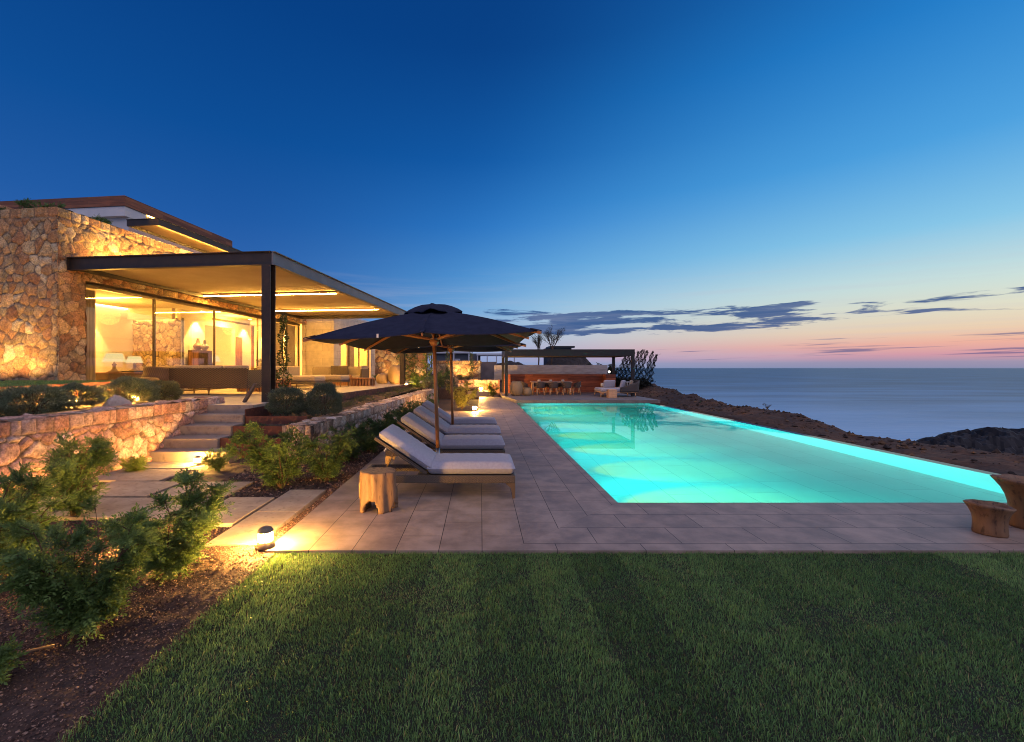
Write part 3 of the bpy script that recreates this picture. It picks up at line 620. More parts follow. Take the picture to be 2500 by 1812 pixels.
# upper bed behind the retaining wall and its rusted edge holding the upper lawn
bed('upper_bed_soil', [(-6.4, 3.6), (-6.4, 10.3), (-8.6, 10.4), (-7.5, 7.0), (-7.3, 3.6)], flat(.93), .06, MT['soil'], 15, .03)
def plate(pts, z0, z1, th=.015):
    b = MB()
    for p, q in zip(pts[:-1], pts[1:]): b.beam((p[0], p[1], (z0+z1)/2), (q[0], q[1], (z0+z1)/2), th, z1-z0)
    return b
o = plate([(-7.28, 4.6), (-7.54, 7.0), (-8.25, 10.35), (-8.9, 10.55)], .85, 1.355).build('lawn_edging', MT['corten']); props(o, 'rusted steel edging holding back the small upper lawn', 'lawn edging')

# house terrace floor
tp = [(-8.62, 10.36), (-5.9, 10.36), (-5.9, 9.64+.03), (-4.87, 9.67), (-4.86, 10.4), L(5.45, -.3), L(5.45, 17.5), L(1.35, 17.5), L(-.32, 12), L(-.32, .0)]
structure(MB().prism(tp, TZ-.25, TZ).build('house_terrace', MT['floor_in'], bevel=.006))
pa, pb = L(5.458, -.25), L(5.458, 17.4)
o = plate([pa, pb], TZ-.34, TZ-.004, .012).build('terrace_fascia', MT['corten']); props(o, 'long rusted steel fascia along the raised terrace edge', 'terrace edge')
# ------------------------------------------------------------------ the villa
H = thing('villa', 'low modern villa of rubble stone with lit glass front and timber edged roof', 'house', (HX, HY, 0), -HA)
def inhouse(o): o.parent = H; return o
FAR = 11.7
s = Stones()
s.panel((-9, -.40, 1.2), (1, 0, 0), (0, -1, 0), (0, 0, 1), 9.05, 4.36, .25, 41, res=.024, depth=.04, cap=.22, capw=.28)
s.panel((0, -.44, 1.0), (0, 1, 0), (1, 0, 0), (0, 0, 1), 12.14, 4.56, .25, 42, res=.027, depth=.04, cap=.22, capw=.30, hole=lambda a, b: (a > .71) & (a < 12.1) & (b < 2.90))
s.panel((.02, .27, .8), (-1, 0, 0), (0, 1, 0), (0, 0, 1), .42, 3.1, .38, 43, depth=.03)
s.panel((-9, -.40, 5.54), (1, 0, 0), (0, 0, 1), (0, 1, 0), 9.0, .5, .4, 44, res=.05, depth=.04)
s.panel((0, -.40, 5.54), (0, 1, 0), (0, 0, 1), (-1, 0, 0), 12, .5, .4, 45, res=.05, depth=.04)
s.box(-9, -.003, -.395, .05, .6, 5.54); s.box(-.40, -.003, .05, 12.1, 3.93, 5.54); s.box(-.40, -.003, .05, .262, .6, 3.93)
s.build('stone_wall', H)
s = Stones()      # higher stone block at the left behind the parapet
s.panel((-9, .9, 5.3), (1, 0, 0), (0, -1, 0), (0, 0, 1), 4.75, 1.25, .55, 46, res=.03, depth=.08)
s.panel((-4.25, .9, 5.3), (0, 1, 0), (1, 0, 0), (0, 0, 1), 3, 1.2, .5, 47, res=.04, depth=.08); s.box(-9, -4.26, .91, 3.8, 5, 6.5)
s.build('stone_parapet', H)
# glazing: a thin bronze frame, mullions, panes
gx = -.30
fr = MB(); fr.box(gx-.04, gx+.03, .27, 11.62, 3.80, 3.905); fr.box(gx-.04, gx+.03, .27, 11.62, TZ-.05, TZ+.04)
for y_ in (.29, 2.73, 5.43, 8.10, 10.45, 11.58):
    fr.box(gx-.03, gx+.02, y_-.02, y_+.02, TZ+.04, 3.80)
    if y_ in (2.73, 5.43, 8.10): fr.box(gx-.085, gx-.045, y_+.06, y_+.13, TZ+.04, 3.80)
win = fr.build('window', MT['frame'], H)
for a, b in ((.31, 2.71), (2.75, 5.41), (5.45, 8.08), (8.12, 10.43), (10.47, 11.56)):
    MB().box(gx-.006, gx+.006, a, b, TZ+.04, 3.80).build('pane', MT['glass'], win)
# inside walls, floor, ceiling
pl = MT['plaster']
MB().prism([(-9, .27), (gx-.09, .27), (gx-.09, 11.66), (-9, 11.66)], TZ-.1, TZ+.004).build('floor', MT['floor_in'], H)
MB().box(-9, gx-.09, .06, 11.9, 3.82, 3.92).build('interior_ceiling', pl, H)
b = MB(); b.box(-3.35, -3.2, .6, 5.0, TZ, 3.82); b.box(-9, -3.35, .06, .2, TZ, 3.82); b.box(-1.43, -1.28, 5.001, 6.2, TZ, 3.82); b.box(-1.43, -1.28, 8.0, 9.1, TZ, 3.82)
b.box(-1.43, -1.28, 6.2, 8.0, 3.35, 3.82); b.box(-7, -.42, 11.66, 11.9, TZ, 3.82); b.box(-7.2, -7, 5.3, 11.9, TZ, 3.82); b.box(-3.2, -1.43, 4.75, 4.9, 3.42, 3.82)
b.box(-3.35, -.42, .06, .255, TZ, 3.82)
b.build('interior_wall', pl, H)
MB().box(-1.272, -1.262, 6.6, 9.0, 3.58, 3.66).build('air_vent', MT['bronze'] if 'bronze' in MT else MT['alu'], H)
MB().box(-1.275, -1.24, 8.05, 8.45, TZ+.01, 3.0).box(-1.275, -1.245, 9.12, 9.32, TZ+.01, 3.6).build('interior_door', MT['wood'], H)
MB().box(-6.9, -6.86, 7.2, 8.3, 1.9, 2.9).build('air_unit', MT['black'], H)
s = Stones(); s.panel((-3.2, 5.0, TZ), (1, 0, 0), (0, -1, 0), (0, 0, 1), 1.92, 2.6, .24, 48, res=.022, depth=.05, pal=PALI); s.box(-3.2, -1.28, 5.003, 5.15, TZ, 3.5); s.build('interior_stone_wall', H)
MB().box(-3.185, -3.17, 3.4, 3.47, 2.05, 2.17).build('wall_switch', MT['black'], H)
# light inside: cove strips, recessed spots
cove = emit('cove_light', (1.0, .60, .16), 36)
MB().box(-3.19, -3.12, .7, 4.7, 3.79, 3.815).box(-3.1, -1.5, 4.915, 4.96, 3.44, 3.47).box(-6.95, -6.88, 5.6, 11.5, 3.72, 3.76).build('cove_strip', cove, H)
spotm = emit('recessed_spot', (1.0, .78, .42), 22)
for sx_, sy_, tx_ in ((-2.90, 3.15, -.06), (-1.0, 5.72, -.06), (-2.1, 11.38, 0), (-1.1, 11.38, 0), (-2.0, 1.6, 0), (-.98, 8.6, -.06), (-2.2, 7.2, 0), (-4.5, 8.2, 0)):
    MB().lathe([(.055, 0), (.055, .012)], 16, (sx_, sy_, 3.806)).build('recessed_light', spotm, H)
    ld = bpy.data.lights.new('recessed_spot', 'SPOT'); ld.energy = 850; ld.color = (1.0, .56, .14); ld.spot_size = R(66); ld.spot_blend = .2; ld.shadow_soft_size = .05
    lo = bpy.data.objects.new('recessed_spot', ld); C.objects.link(lo); lo.parent = H; lo.location = (sx_, sy_, 3.79)
    ty_ = .06 if sy_ > 10 else 0
    lo.rotation_euler = Vector((tx_, ty_, -1)).to_track_quat('-Z', 'Y').to_euler()
for sx_, sy_, e_ in ((-1.7, 2.6, 260), (-.9, 7.2, 380), (-2.4, 9.9, 420), (-4.5, 7.5, 560)):  # added fill lights without fixtures, to brighten the rooms
    ld = bpy.data.lights.new('room_fill', 'POINT'); ld.energy = e_; ld.color = (1.0, .47, .07); ld.shadow_soft_size = .3
    lo = bpy.data.objects.new('room_fill', ld); C.objects.link(lo); lo.parent = H; lo.location = (sx_, sy_, 3.3)
# end wing of pale stone blocks with its own glazing
blk = brick_mat('limestone_block', lin(206, 192, 168), lin(194, 180, 158), lin(140, 126, 108), .9, .36, .004, rough=.8, swap='xz', noise_amt=.12, nscale=4)
blk2 = brick_mat('limestone_side', lin(206, 192, 168), lin(194, 180, 158), lin(140, 126, 108), .9, .36, .004, rough=.8, swap='yz', noise_amt=.12, nscale=4)
MB().box(-.2, 1.499, FAR, FAR+.3, TZ-.1, 4.42).build('block_wall', blk, H)
MB().box(1.2, 1.5, FAR+.301, 12.54, TZ-.1, 4.45).box(1.2, 1.5, 16.96, 17.77, TZ-.1, 4.45).box(1.2, 1.5, 12.541, 16.959, 3.75, 4.45).build('block_pillar', blk2, H)
MB().box(-6, 1.2, FAR+.301, 17.9, 4.3, 4.62).build('wing_roof', MT['white'], H)
MB().box(-2.6, -2.4, 12.0, 17.8, TZ, 4.3).box(-2.4, 1.19, 17.78, 17.98, TZ, 4.3).build('wing_wall', pl, H)
MB().box(-2.4, 1.2, 12.0, 17.78, TZ-.1, TZ+.003).build('wing_floor', MT['floor_in'], H)
fr = MB()
for y_ in (12.57, 14.0, 15.45, 16.93): fr.box(1.30, 1.36, y_-.025, y_+.025, TZ, 3.75)
w_ = fr.build('window', MT['frame'], H); MB().box(1.325, 1.335, 12.6, 16.9, TZ, 3.745).build('pane', MT['glass'], w_)
MB().box(-2.2, 1.0, 17.5, 17.55, 3.9, 3.94).build('cove_strip', cove, H)
ld = bpy.data.lights.new('wing_lamp', 'POINT'); ld.energy = 1300; ld.color = (1.0, .47, .07); ld.shadow_soft_size = .25
lo = bpy.data.objects.new('wing_lamp', ld); C.objects.link(lo); lo.parent = H; lo.location = (-.3, 15.3, 3.5)
# upper storey
fas_y = brick_mat('timber_fascia_side', lin(150, 92, 58), lin(112, 66, 42), lin(50, 30, 20), 1.6, .1, .002, rough=.6, swap='yz', noise_amt=.3, nscale=2, nstretch=(1, 1, 14))
b = MB().box(-12, -1.11, 2.53, 2.56, 6.70, 7.02); b.build('roof_fascia', MT['fascia'], H)
MB().box(-1.14, -1.11, 2.561, 7.6, 6.70, 7.02).build('roof_fascia', fas_y, H)
MB().box(-12, -1.145, 2.565, 7.6, 6.70, 6.99).build('upper_roof', MT['white'], H)
MB().box(-12, -1.14, 2.56, 3.35, 6.40, 6.698).build('upper_beam', MT['white'], H)
MB().box(-12, -1.16, 2.72, 7.5, 4.6, 6.399).box(-1.158, -.9, 3.2, 7.5, 4.6, 5.65).build('upper_wall', MT['white'], H)
cs_ = MB(); cs_.box(-.87, .22, 2.36, 2.40, 6.00, 6.19); cs_.box(.18, .22, 2.401, 8.2, 6.00, 6.19); cs_.box(-.87, -.83, 2.401, 8.2, 6.00, 6.19); cs_.box(-.87, .24, 2.34, 8.2, 6.191, 6.205)
cn = cs_.build('steel_canopy', MT['steel'], H); MB().box(-.825, .175, 2.405, 8.2, 6.07, 6.09).build('canopy_lining', MT['ceiling'], cn)
MB().box(.160, .178, 2.5, 8.1, 6.025, 6.055).build('canopy_light_strip', emit('canopy_led', (1, .55, .11), 260), cn)
MB().box(-1.12, -1.143, 3.4, 7.4, 6.66, 6.685).build('soffit_light_strip', emit('soffit_led', (1, .56, .12), 60), H)
# warm uplights at the foot of the stone wall
for i, (x_, y_) in enumerate(((-.55, -1.15), (-1.35, -1.15))):
    p = L(x_, y_); o = MB().lathe([(.05, 0), (.05, .06), (.035, .062)], 14).build('ground_spotlight', MT['black']); o.location = (*p, 1.33); props(o, ('small uplight in the upper lawn nearer the stone house corner', 'small uplight in the upper lawn further from the house corner')[i], 'uplight', 'uplights at the stone wall')
    ld = bpy.data.lights.new('uplight', 'SPOT'); ld.energy = 115; ld.color = (1, .55, .15); ld.spot_size = R(115); ld.spot_blend = .7; ld.shadow_soft_size = .03
    lo = bpy.data.objects.new('uplight', ld); C.objects.link(lo); lo.parent = o; lo.location = (0, 0, .08); lo.rotation_euler = Vector((.0, .75, 1)).to_track_quat('-Z', 'Y').to_euler()

# veranda: steel beams on columns, fabric ceiling, light strips
V = thing('veranda', 'dark steel veranda with fabric ceiling and two glowing light strips along the villa', 'veranda', (HX, HY, 0), -HA)
XR, YF, ZB, ZT = 5.42, 11.1, 4.08, 4.40
def ibeam(b, x0, x1, y0, y1, out):
    b.box(x0, x1, y0, y1, ZB+.02, ZT-.02)
    ex = .07
    b.box(x0-(ex if out == 'y' else 0)*0-(.05 if out == 'x' else 0), x1+(.05 if out == 'x' else 0), y0-(.05 if out == 'y' else 0), y1+(.05 if out == 'y' else 0), ZT-.02, ZT)
    b.box(x0-(.04 if out == 'x' else 0), x1+(.04 if out == 'x' else 0), y0-(.04 if out == 'y' else 0), y1+(.04 if out == 'y' else 0), ZB, ZB+.02)
b = MB(); ibeam(b, .02, XR-.04, -.16, -.10, 'y'); b.box(.03, .05, -.20, -.161, ZB+.02, ZT-.02).build('front_beam', MT['steel'], V)
b = MB(); ibeam(b, XR-.06, XR, -.158, YF, 'x'); b.build('side_beam', mat('grey_steel', lin(112, 112, 114), lin(98, 98, 102), rough=.5, scale=2, metal=.2), V)
b = MB(); ibeam(b, .05, XR-.07, YF-.06, YF, 'y'); b.build('rear_beam', MT['steel'], V)
MB().box(.08, .14, -.08, YF-.08, ZB+.02, ZT-.1).build('wall_beam', MT['steel'], V)
for y_ in (-.13, YF-.13):
    c_ = MB(); y0 = y_-.11; y1 = y_+.11; x0, x1 = XR-.24, XR-.02
    c_.box(x0, x1, y0, y0+.022, TZ, ZB); c_.box(x0, x1, y1-.022, y1, TZ, ZB); c_.box((x0+x1)/2-.012, (x0+x1)/2+.012, y0+.0225, y1-.0225, TZ, ZB); c_.box(x0+.005, x1-.005, y0+.06, y1-.06, TZ, TZ+.012)
    c_.build('column', MT['steel'], V)
# ceiling fabric, sagging a little between three bays
nxs, nys = 24, 70; A, B = np.meshgrid(np.linspace(.16, XR-.10, nxs), np.linspace(-.05, YF-.1, nys)); a = A.ravel(); b_ = B.ravel()
bay = np.minimum(np.minimum(np.abs(b_-4.35), np.abs(b_-8.5)), np.minimum(np.abs(b_+.05), np.abs(b_-YF+.1)))
cz = 4.235-.05*np.sin(np.clip(bay/2.1, 0, 1)*math.pi/2)-.004*vnoise(a*2, b_*.6, 9)
idx = np.arange(a.size).reshape(nys, nxs); Qc = np.stack([idx[:-1, :-1], idx[:-1, 1:], idx[1:, 1:], idx[1:, :-1]], -1).reshape(-1, 4)
npmesh('fabric_ceiling', np.stack([a, b_, cz], 1), [Qc], MT['ceiling'], V, smooth=True)
MB().box(.05, XR-.065, -.095, YF-.065, 4.30, 4.37).build('roof_deck', MT['steel'], V)
MB().box(.34, .40, .5, 6.5, 4.371, 4.392).build('roof_light_strip', emit('roof_led', (1, .55, .13), 300), V)
for y_ in (4.35, 8.5):
    MB().box(.12, 4.95, y_-.035, y_+.035, 4.165, 4.185).box(.12, 4.95, y_-.012, y_+.012, 4.186, 4.24).build('strip_housing', MT['alu'], V)
    MB().box(.14, 4.93, y_-.028, y_+.028, 4.145, 4.164).build('light_strip', MT['led'], V)

# curtains just inside the glass
def curtain(name, x, y0, y1, z0, z1, n, m, parent=None):
    t = np.linspace(0, 1, n*8); b = MB(); pts = [(x+.035*math.sin(q*n*2*math.pi), y0+(y1-y0)*q) for q in t]
    vs = [(px_, py_, z0) for px_, py_ in pts]+[(px_+.01*math.sin(py_*40), py_, z1) for px_, py_ in pts]; k = len(pts)
    b.add(vs, [(i, i+1, k+i+1, k+i) for i in range(k-1)], True); return b.build(name, m, parent)
mc = mat('curtain_linen', lin(206, 194, 172), lin(192, 180, 158), rough=.9, scale=3, trans=.4)
for (x_, y0, y1), lb in zip(((-.50, .42, 1.02), (-.46, 9.4, 10.4), (-.46, 10.6, 11.5), (1.1, 14.2, 15.3)),
        ('pale gathered curtain inside the glass beside the stone house corner', 'pale gathered curtain inside the glass behind the climbing plant', 'pale gathered curtain at the far end of the living room glass', 'white curtain inside the window of the pale block wing')):
    o = curtain('curtain', x_, y0, y1, TZ+.02, 3.78 if x_ < 0 else 3.7, 7, mc); o.location = (HX, HY, 0); o.rotation_euler = (0, 0, -HA); o.modifiers.new('solid', 'SOLIDIFY').thickness = .004
    props(o, lb, 'curtain', 'curtains in the villa')

# ------------------------------------------------------------------ furniture in the villa
def at(name, label, cat, x, y, z=TZ, rz=0.0, group=None): return thing(name, label, cat, (*L(x, y), z), rz-HA, group)
def table_lamp(x, y, z, s, label):
    t_ = at('table_lamp', label, 'table lamp', x, y, z, 0, 'table lamps in the living room')
    MB().lathe([(.20*s, 0), (.20*s, .015*s), (.10*s, .06*s), (.05*s, .12*s), (.045*s, .22*s), (.07*s, .26*s), (.03*s, .29*s), (.015*s, .36*s)], 24).build('lamp_base', MT['ceramic'], t_)
    o = MB().lathe([(.31*s, .34*s), (.21*s, .62*s)], 28); o.f = o.f[:-2]; o.sm = o.sm[:-2]; o.build('lamp_shade', MT['shade'], t_)
table_lamp(-1.15, 2.22, TZ+.66, .95, 'largest glowing table lamp on the woven sideboard just inside the glass')
table_lamp(-2.0, 3.80, TZ+.70, .80, 'middle glowing table lamp on the dark side table against the inner stone wall')
table_lamp(-.92, 6.2, TZ+.78, .80, 'glowing table lamp half behind a window mullion, below the two vases')
t_ = at('sideboard', 'low woven sideboard carrying the largest table lamp', 'sideboard', -1.2, 2.35)
MB().box(-.35, .35, -.62, .62, .05, .63).build('cabinet', MT['rattan_tan'], t_, bevel=.01); MB().box(-.37, .37, -.64, .64, .631, .66).build('top', MT['wood'], t_)
t_ = at('side_table', 'dark side table with crossed legs under the middle table lamp', 'side table', -2.0, 3.7)
MB().box(-.4, .4, -.4, .4, .66, .70).build('table_top', MT['black'], t_)
for q in (-1, 1): 
    for r_ in (-.3, .3): MB().beam((-.3*q, r_+.025*q, 0), (.3*q, r_+.025*q, .66), .04, .04).build('leg', MT['black'], t_)
t_ = at('lamp_stand', 'small dark table under the lamp behind the mullion', 'side table', -.92, 6.2)
MB().box(-.28, .28, -.28, .28, .74, .78).build('table_top', MT['wood'], t_)
for q in ((-.24, -.24), (.24, -.24), (.24, .24), (-.24, .24)): MB().box(q[0]-.02, q[0]+.02, q[1]-.02, q[1]+.02, 0, .74).build('leg', MT['wood'], t_)
t_ = at('cabinet', 'tall dark cabinet with slatted doors carrying two vases', 'cabinet', -1.02, 5.62)
MB().box(-.22, .24, -.34, .34, 0, 1.46).build('carcass', mat('dark_oak', lin(104, 78, 46), lin(84, 62, 38), rough=.6, scale=3, stretch=(5, 5, 1)), t_, bevel=.008)
for q in (-.09, .12): MB().box(q-.09, q+.09, -.352, -.341, .05, 1.40).build('door', MT['wood'], t_)
def vase(x, y, z, s, m, label):
    o = MB().lathe([(.06*s, 0), (.10*s, .03*s), (.155*s, .12*s), (.165*s, .17*s), (.13*s, .23*s), (.075*s, .28*s), (.06*s, .36*s), (.045*s, .44*s), (.055*s, .46*s), (.04*s, .462*s)], 28).build('vase', m); o.location = (*L(x, y), z)
    props(o, label, 'vase', 'vases on the cabinet')
vase(-1.10, 5.62, TZ+1.46, 1.0, MT['ceramic'], 'taller brown bottle necked vase on the cabinet'); vase(-.86, 5.66, TZ+1.46, .86, mat('grey_ceramic', lin(150, 140, 132), rough=.5), 'shorter grey bottle necked vase on the cabinet')
t_ = at('console_table', 'pale console table at the far end of the living room', 'console table', -1.9, 10.7)
MB().box(-.9, .9, -.22, .22, .70, .78).box(.35, .9, -.22, .22, .1, .699).build('table_top', pl, t_); MB().box(-.86, -.2, -.2, .2, .02, .60).build('drawer_box', MT['ceramic'], t_)
t_ = at('plant_pot', 'round grey pot with a leafy white orchid on the console table', 'plant pot', -1.75, 10.65, TZ+.78)
MB().lathe([(.10, 0), (.17, .06), (.19, .16), (.16, .28), (.14, .285)], 24).build('pot', mat('grey_pot', lin(120, 116, 112), lin(150, 146, 140), rough=.6, scale=18), t_)
rng = np.random.default_rng(5); n = 46; D = unit(np.stack([rng.normal(0, 1, n), rng.normal(0, 1, n), rng.uniform(.2, 1.6, n)], 1)); Vd, Fd = diamonds(np.tile([[0, 0, .27]], (n, 1))+D*.05, D, rng.normal(0, 1, (n, 3)), rng.uniform(.12, .32, n), rng.uniform(.03, .07, n))
npmesh('foliage', Vd, [Fd], MT['leaf'], t_, leaf_cols(n, rng, lin(70, 96, 50), lin(190, 180, 150)))
t_ = at('white_sofa', 'low cream sofa inside with a green cushion, behind the wicker chair', 'sofa', -1.5, 4.05)
MB().box(-.55, .55, -.45, .45, .1, .45).build('seat', MT['cushion_sand'], t_, bevel=.05, seg=3); MB().box(-.55, .55, .3, .48, .451, .85).build('backrest', MT['cushion_sand'], t_, bevel=.04, seg=3)
MB().box(-.15, .35, .05, .2, .46, .8).build('cushion', mat('green_cushion', lin(128, 124, 60), rough=.9), t_, bevel=.05, seg=3)

# ------------------------------------------------------------------ furniture on the house terrace
def sofa_leg(b, x, y, h=.2): b.add([(x-.025, y-.025, h), (x+.025, y-.025, h), (x+.025, y+.025, h), (x-.025, y+.025, h), (x-.012, y-.012, 0), (x+.012, y-.012, 0), (x+.012, y+.012, 0), (x-.012, y+.012, 0)], ((0,1,2,3),(7,6,5,4),(4,5,1,0),(5,6,2,1),(6,7,3,2),(7,4,0,3))); return b
def sofa(name, label, x, y, rz, W, Dp, ncush, left=True, right=True, fab='cushion_sand', back=True):
    """front edge of the woven back at local y=0, seat opening toward +y"""
    t_ = at(name, label, 'sofa', x, y, TZ, rz, 'outdoor sofas on the terrace')
    MB().box(0, W, .0, Dp, .20, .30).build('base', MT['rattan_sofa'], t_, bevel=.01)
    MB().box(0, W, 0, .07, .301, .79).build('backrest', MT['rattan_sofa'], t_, bevel=.015)
    if left: MB().box(0, .07, .071, Dp, .301, .74).build('armrest', MT['rattan_sofa'], t_, bevel=.015)
    if right: MB().box(W-.07, W, .071, Dp, .301, .74).build('armrest', MT['rattan_sofa'], t_, bevel=.015)
    for q in ((.04, .04), (W-.04, .04), (W-.04, Dp-.04), (.04, Dp-.04), (W/2, .04)): sofa_leg(MB(), *q).build('leg', MT['alu'], t_)
    cw = (W-.16)/ncush
    for i in range(ncush):
        MB().box(.08+cw*i+.006, .08+cw*(i+1)-.006, .22, Dp-.02, .302, .46).build('seat_cushion', MT[fab], t_, bevel=.045, seg=4)
        MB().box(.08+cw*i+.008, .08+cw*(i+1)-.008, .075, .24, .40, .87).build('back_cushion', MT[fab], t_, bevel=.05, seg=4)
    return t_
sofa('woven_sofa', 'dark woven sofa with its back to the garden steps', .85, 2.0, 0, 2.48, 1.0, 3)
sofa('woven_sofa', 'long woven sofa at the far side of the terrace under the block wall', 3.55, 11.2, R(180), 2.9, 1.0, 3, left=True, right=False)
sofa('woven_sofa', 'woven sofa along the glass, seen behind the climbing plant', .75, 9.4, R(-90), 3.2, 1.0, 3, left=False, right=True)
for (x_, y_, rz), lb in zip(((3.33, 10.9, R(70)), (2.45, 10.75, R(0)), (2.05, 10.75, R(8))), ('brown square pillow at the right arm of the far sofa', 'dark brown square pillow in the middle of the far sofa', 'sand coloured pillow leaning behind the dark brown one')):
    o = MB().box(-.24, .24, -.06, .06, 0, .46).build('pillow', MT['cushion_dark' if 'dark' in lb else 'cushion_sand'], None, bevel=.055, seg=4); o.location = (*L(x_, y_), TZ+.455); o.rotation_euler = (R(12), 0, rz-HA); props(o, lb, 'pillow', 'pillows on the far sofa')
def ottoman(x, y, label):
    t_ = at('ottoman', label, 'ottoman', x, y, TZ, 0, 'padded ottomans on the terrace')
    MB().box(-.62, .62, -.45, .45, .20, .28).build('base', MT['rattan'], t_, bevel=.02)
    MB().box(-.62, .62, -.45, .45, .281, .50).build('cushion', MT['cushion_sand'], t_, bevel=.08, seg=5)
    for q in ((-.56, -.4), (.56, -.4), (.56, .4), (-.56, .4)): sofa_leg(MB(), *q).build('leg', MT['alu'], t_)
ottoman(2.92, 6.1, 'padded ottoman nearer to the camera, just right of the climbing plant'); ottoman(3.05, 8.1, 'padded ottoman further back, beside the slatted block table')
def block_table(x, y, sx_, sy_, h, label):
    t_ = at('coffee_table', label, 'coffee table', x, y, TZ, 0, 'slatted wooden coffee tables')
    MB().box(-sx_, sx_, -sy_, sy_, h-.05, h).build('table_top', MT['wood'], t_, bevel=.008)
    b = MB(); n = int(sx_*2/.12)
    for i in range(n):
        q = -sx_+.06+i*(2*sx_-.12)/max(n-1, 1); b.box(q-.045, q+.045, -sy_+.05, -sy_+.14, 0, h-.051); b.box(q-.045, q+.045, sy_-.14, sy_-.05, 0, h-.051)
    b.build('slats', MT['wood'], t_)
block_table(4.0, 9.2, .45, .4, .36, 'slatted block table right of the further ottoman'); block_table(2.15, 4.4, .6, .4, .34, 'slatted block table glimpsed under the near sofa'); block_table(2.45, 5.0, .28, .5, .40, 'slatted block table half hidden behind the steel column')
for q, lb in (((2.5, 9.6), 'small glass candle holder left of the dark pillow'), ((3.2, 9.75), 'larger glass candle holder by the right end of the far sofa')):
    o = MB().lathe([(.07, 0), (.08, .12), (.07, .13), (.06, .02)], 18).build('candle_holder', MT['ceramic']); o.location = (*L(*q), TZ+.36); props(o, lb, 'candle holder')
t_ = at('low_table', 'low wooden table carrying candle holders before the far sofa', 'coffee table', 2.85, 9.68)
MB().box(-.55, .55, -.3, .3, .32, .36).build('table_top', MT['wood'], t_); MB().box(-.4, .4, -.2, .2, 0, .319).build('pedestal', MT['wood'], t_)
# round wicker armchair and pouf
t_ = at('wicker_chair', 'tall round wicker chair with a curved hood at the sofa end', 'wicker chair', .42, 2.2)
n = 40; b = MB()
rows = [(.30, 0), (.42, .10), (.47, .25), (.47, .40)]
b.lathe(rows, n); b.build('base', MT['rattan_tan'], t_)
b = MB(); vs = []; m_ = 26
for i in range(9):
    z_ = .40+.42*i/8; 
    for j in range(m_): a_ = math.pi*(-.15+1.3*j/(m_-1))-math.pi; rr = .47-.06*(i/8)**2+.02*math.sin(i); vs.append((rr*math.cos(a_), rr*math.sin(a_), .40+(z_-.40)*(1.05-.25*abs((j/(m_-1))*2-1)**2)))
b.add(vs, [(i*m_+j, i*m_+j+1, (i+1)*m_+j+1, (i+1)*m_+j) for i in range(8) for j in range(m_-1)], True); o = b.build('hood', MT['rattan_tan'], t_); o.modifiers.new('s', 'SOLIDIFY').thickness = .03
MB().lathe([(.40, .40), (.42, .45), (.40, .50), (.30, .52)], 30).build('seat_cushion', MT['cushion_sand'], t_)
t_ = at('pouf', 'round wicker pouf in front of the wicker chair', 'pouf', .62, 1.45); MB().lathe([(.24, 0), (.34, .08), (.38, .25), (.36, .42), (.27, .52), (.1, .53)], 36).build('body', MT['rattan_tan'], t_)
# big woven baskets at the terrace end
ropem = weave_mat('rope_basket', lin(120, 98, 70), lin(186, 158, 118), .05, .02)
def basket(x, y, z, r, h, label, cat='basket', hs=False):
    o = MB().lathe([(r*.62, 0), (r*.84, h*.12), (r*.98, h*.33), (r, h*.5), (r*.96, h*.66), (r*.78, h*.88), (r*.60, h), (r*.54, h-.02), (r*.5, h*.6)], 40).build('rope_basket', ropem); o.location = (x, y, z)
    return props(o, label, cat, 'big round woven baskets')
basket(*L(3.85, 12.25), TZ, .33, .50, 'small round woven basket at the far end of the house terrace'); basket(*L(4.58, 12.25), TZ, .44, .94, 'big round woven basket at the far end of the house terrace')
# plank leaning on the column
o = MB().beam((0, 0, 0), (.25, .03, .42), .17, .045).build('plank', mat('plank_wood', lin(110, 92, 78), lin(88, 74, 64), rough=.7, scale=3, stretch=(1, 1, 4)), None, bevel=.006); o.location = (-5.46, 10.42, TZ+.01); props(o, 'short wooden plank leaning against the veranda column', 'plank')
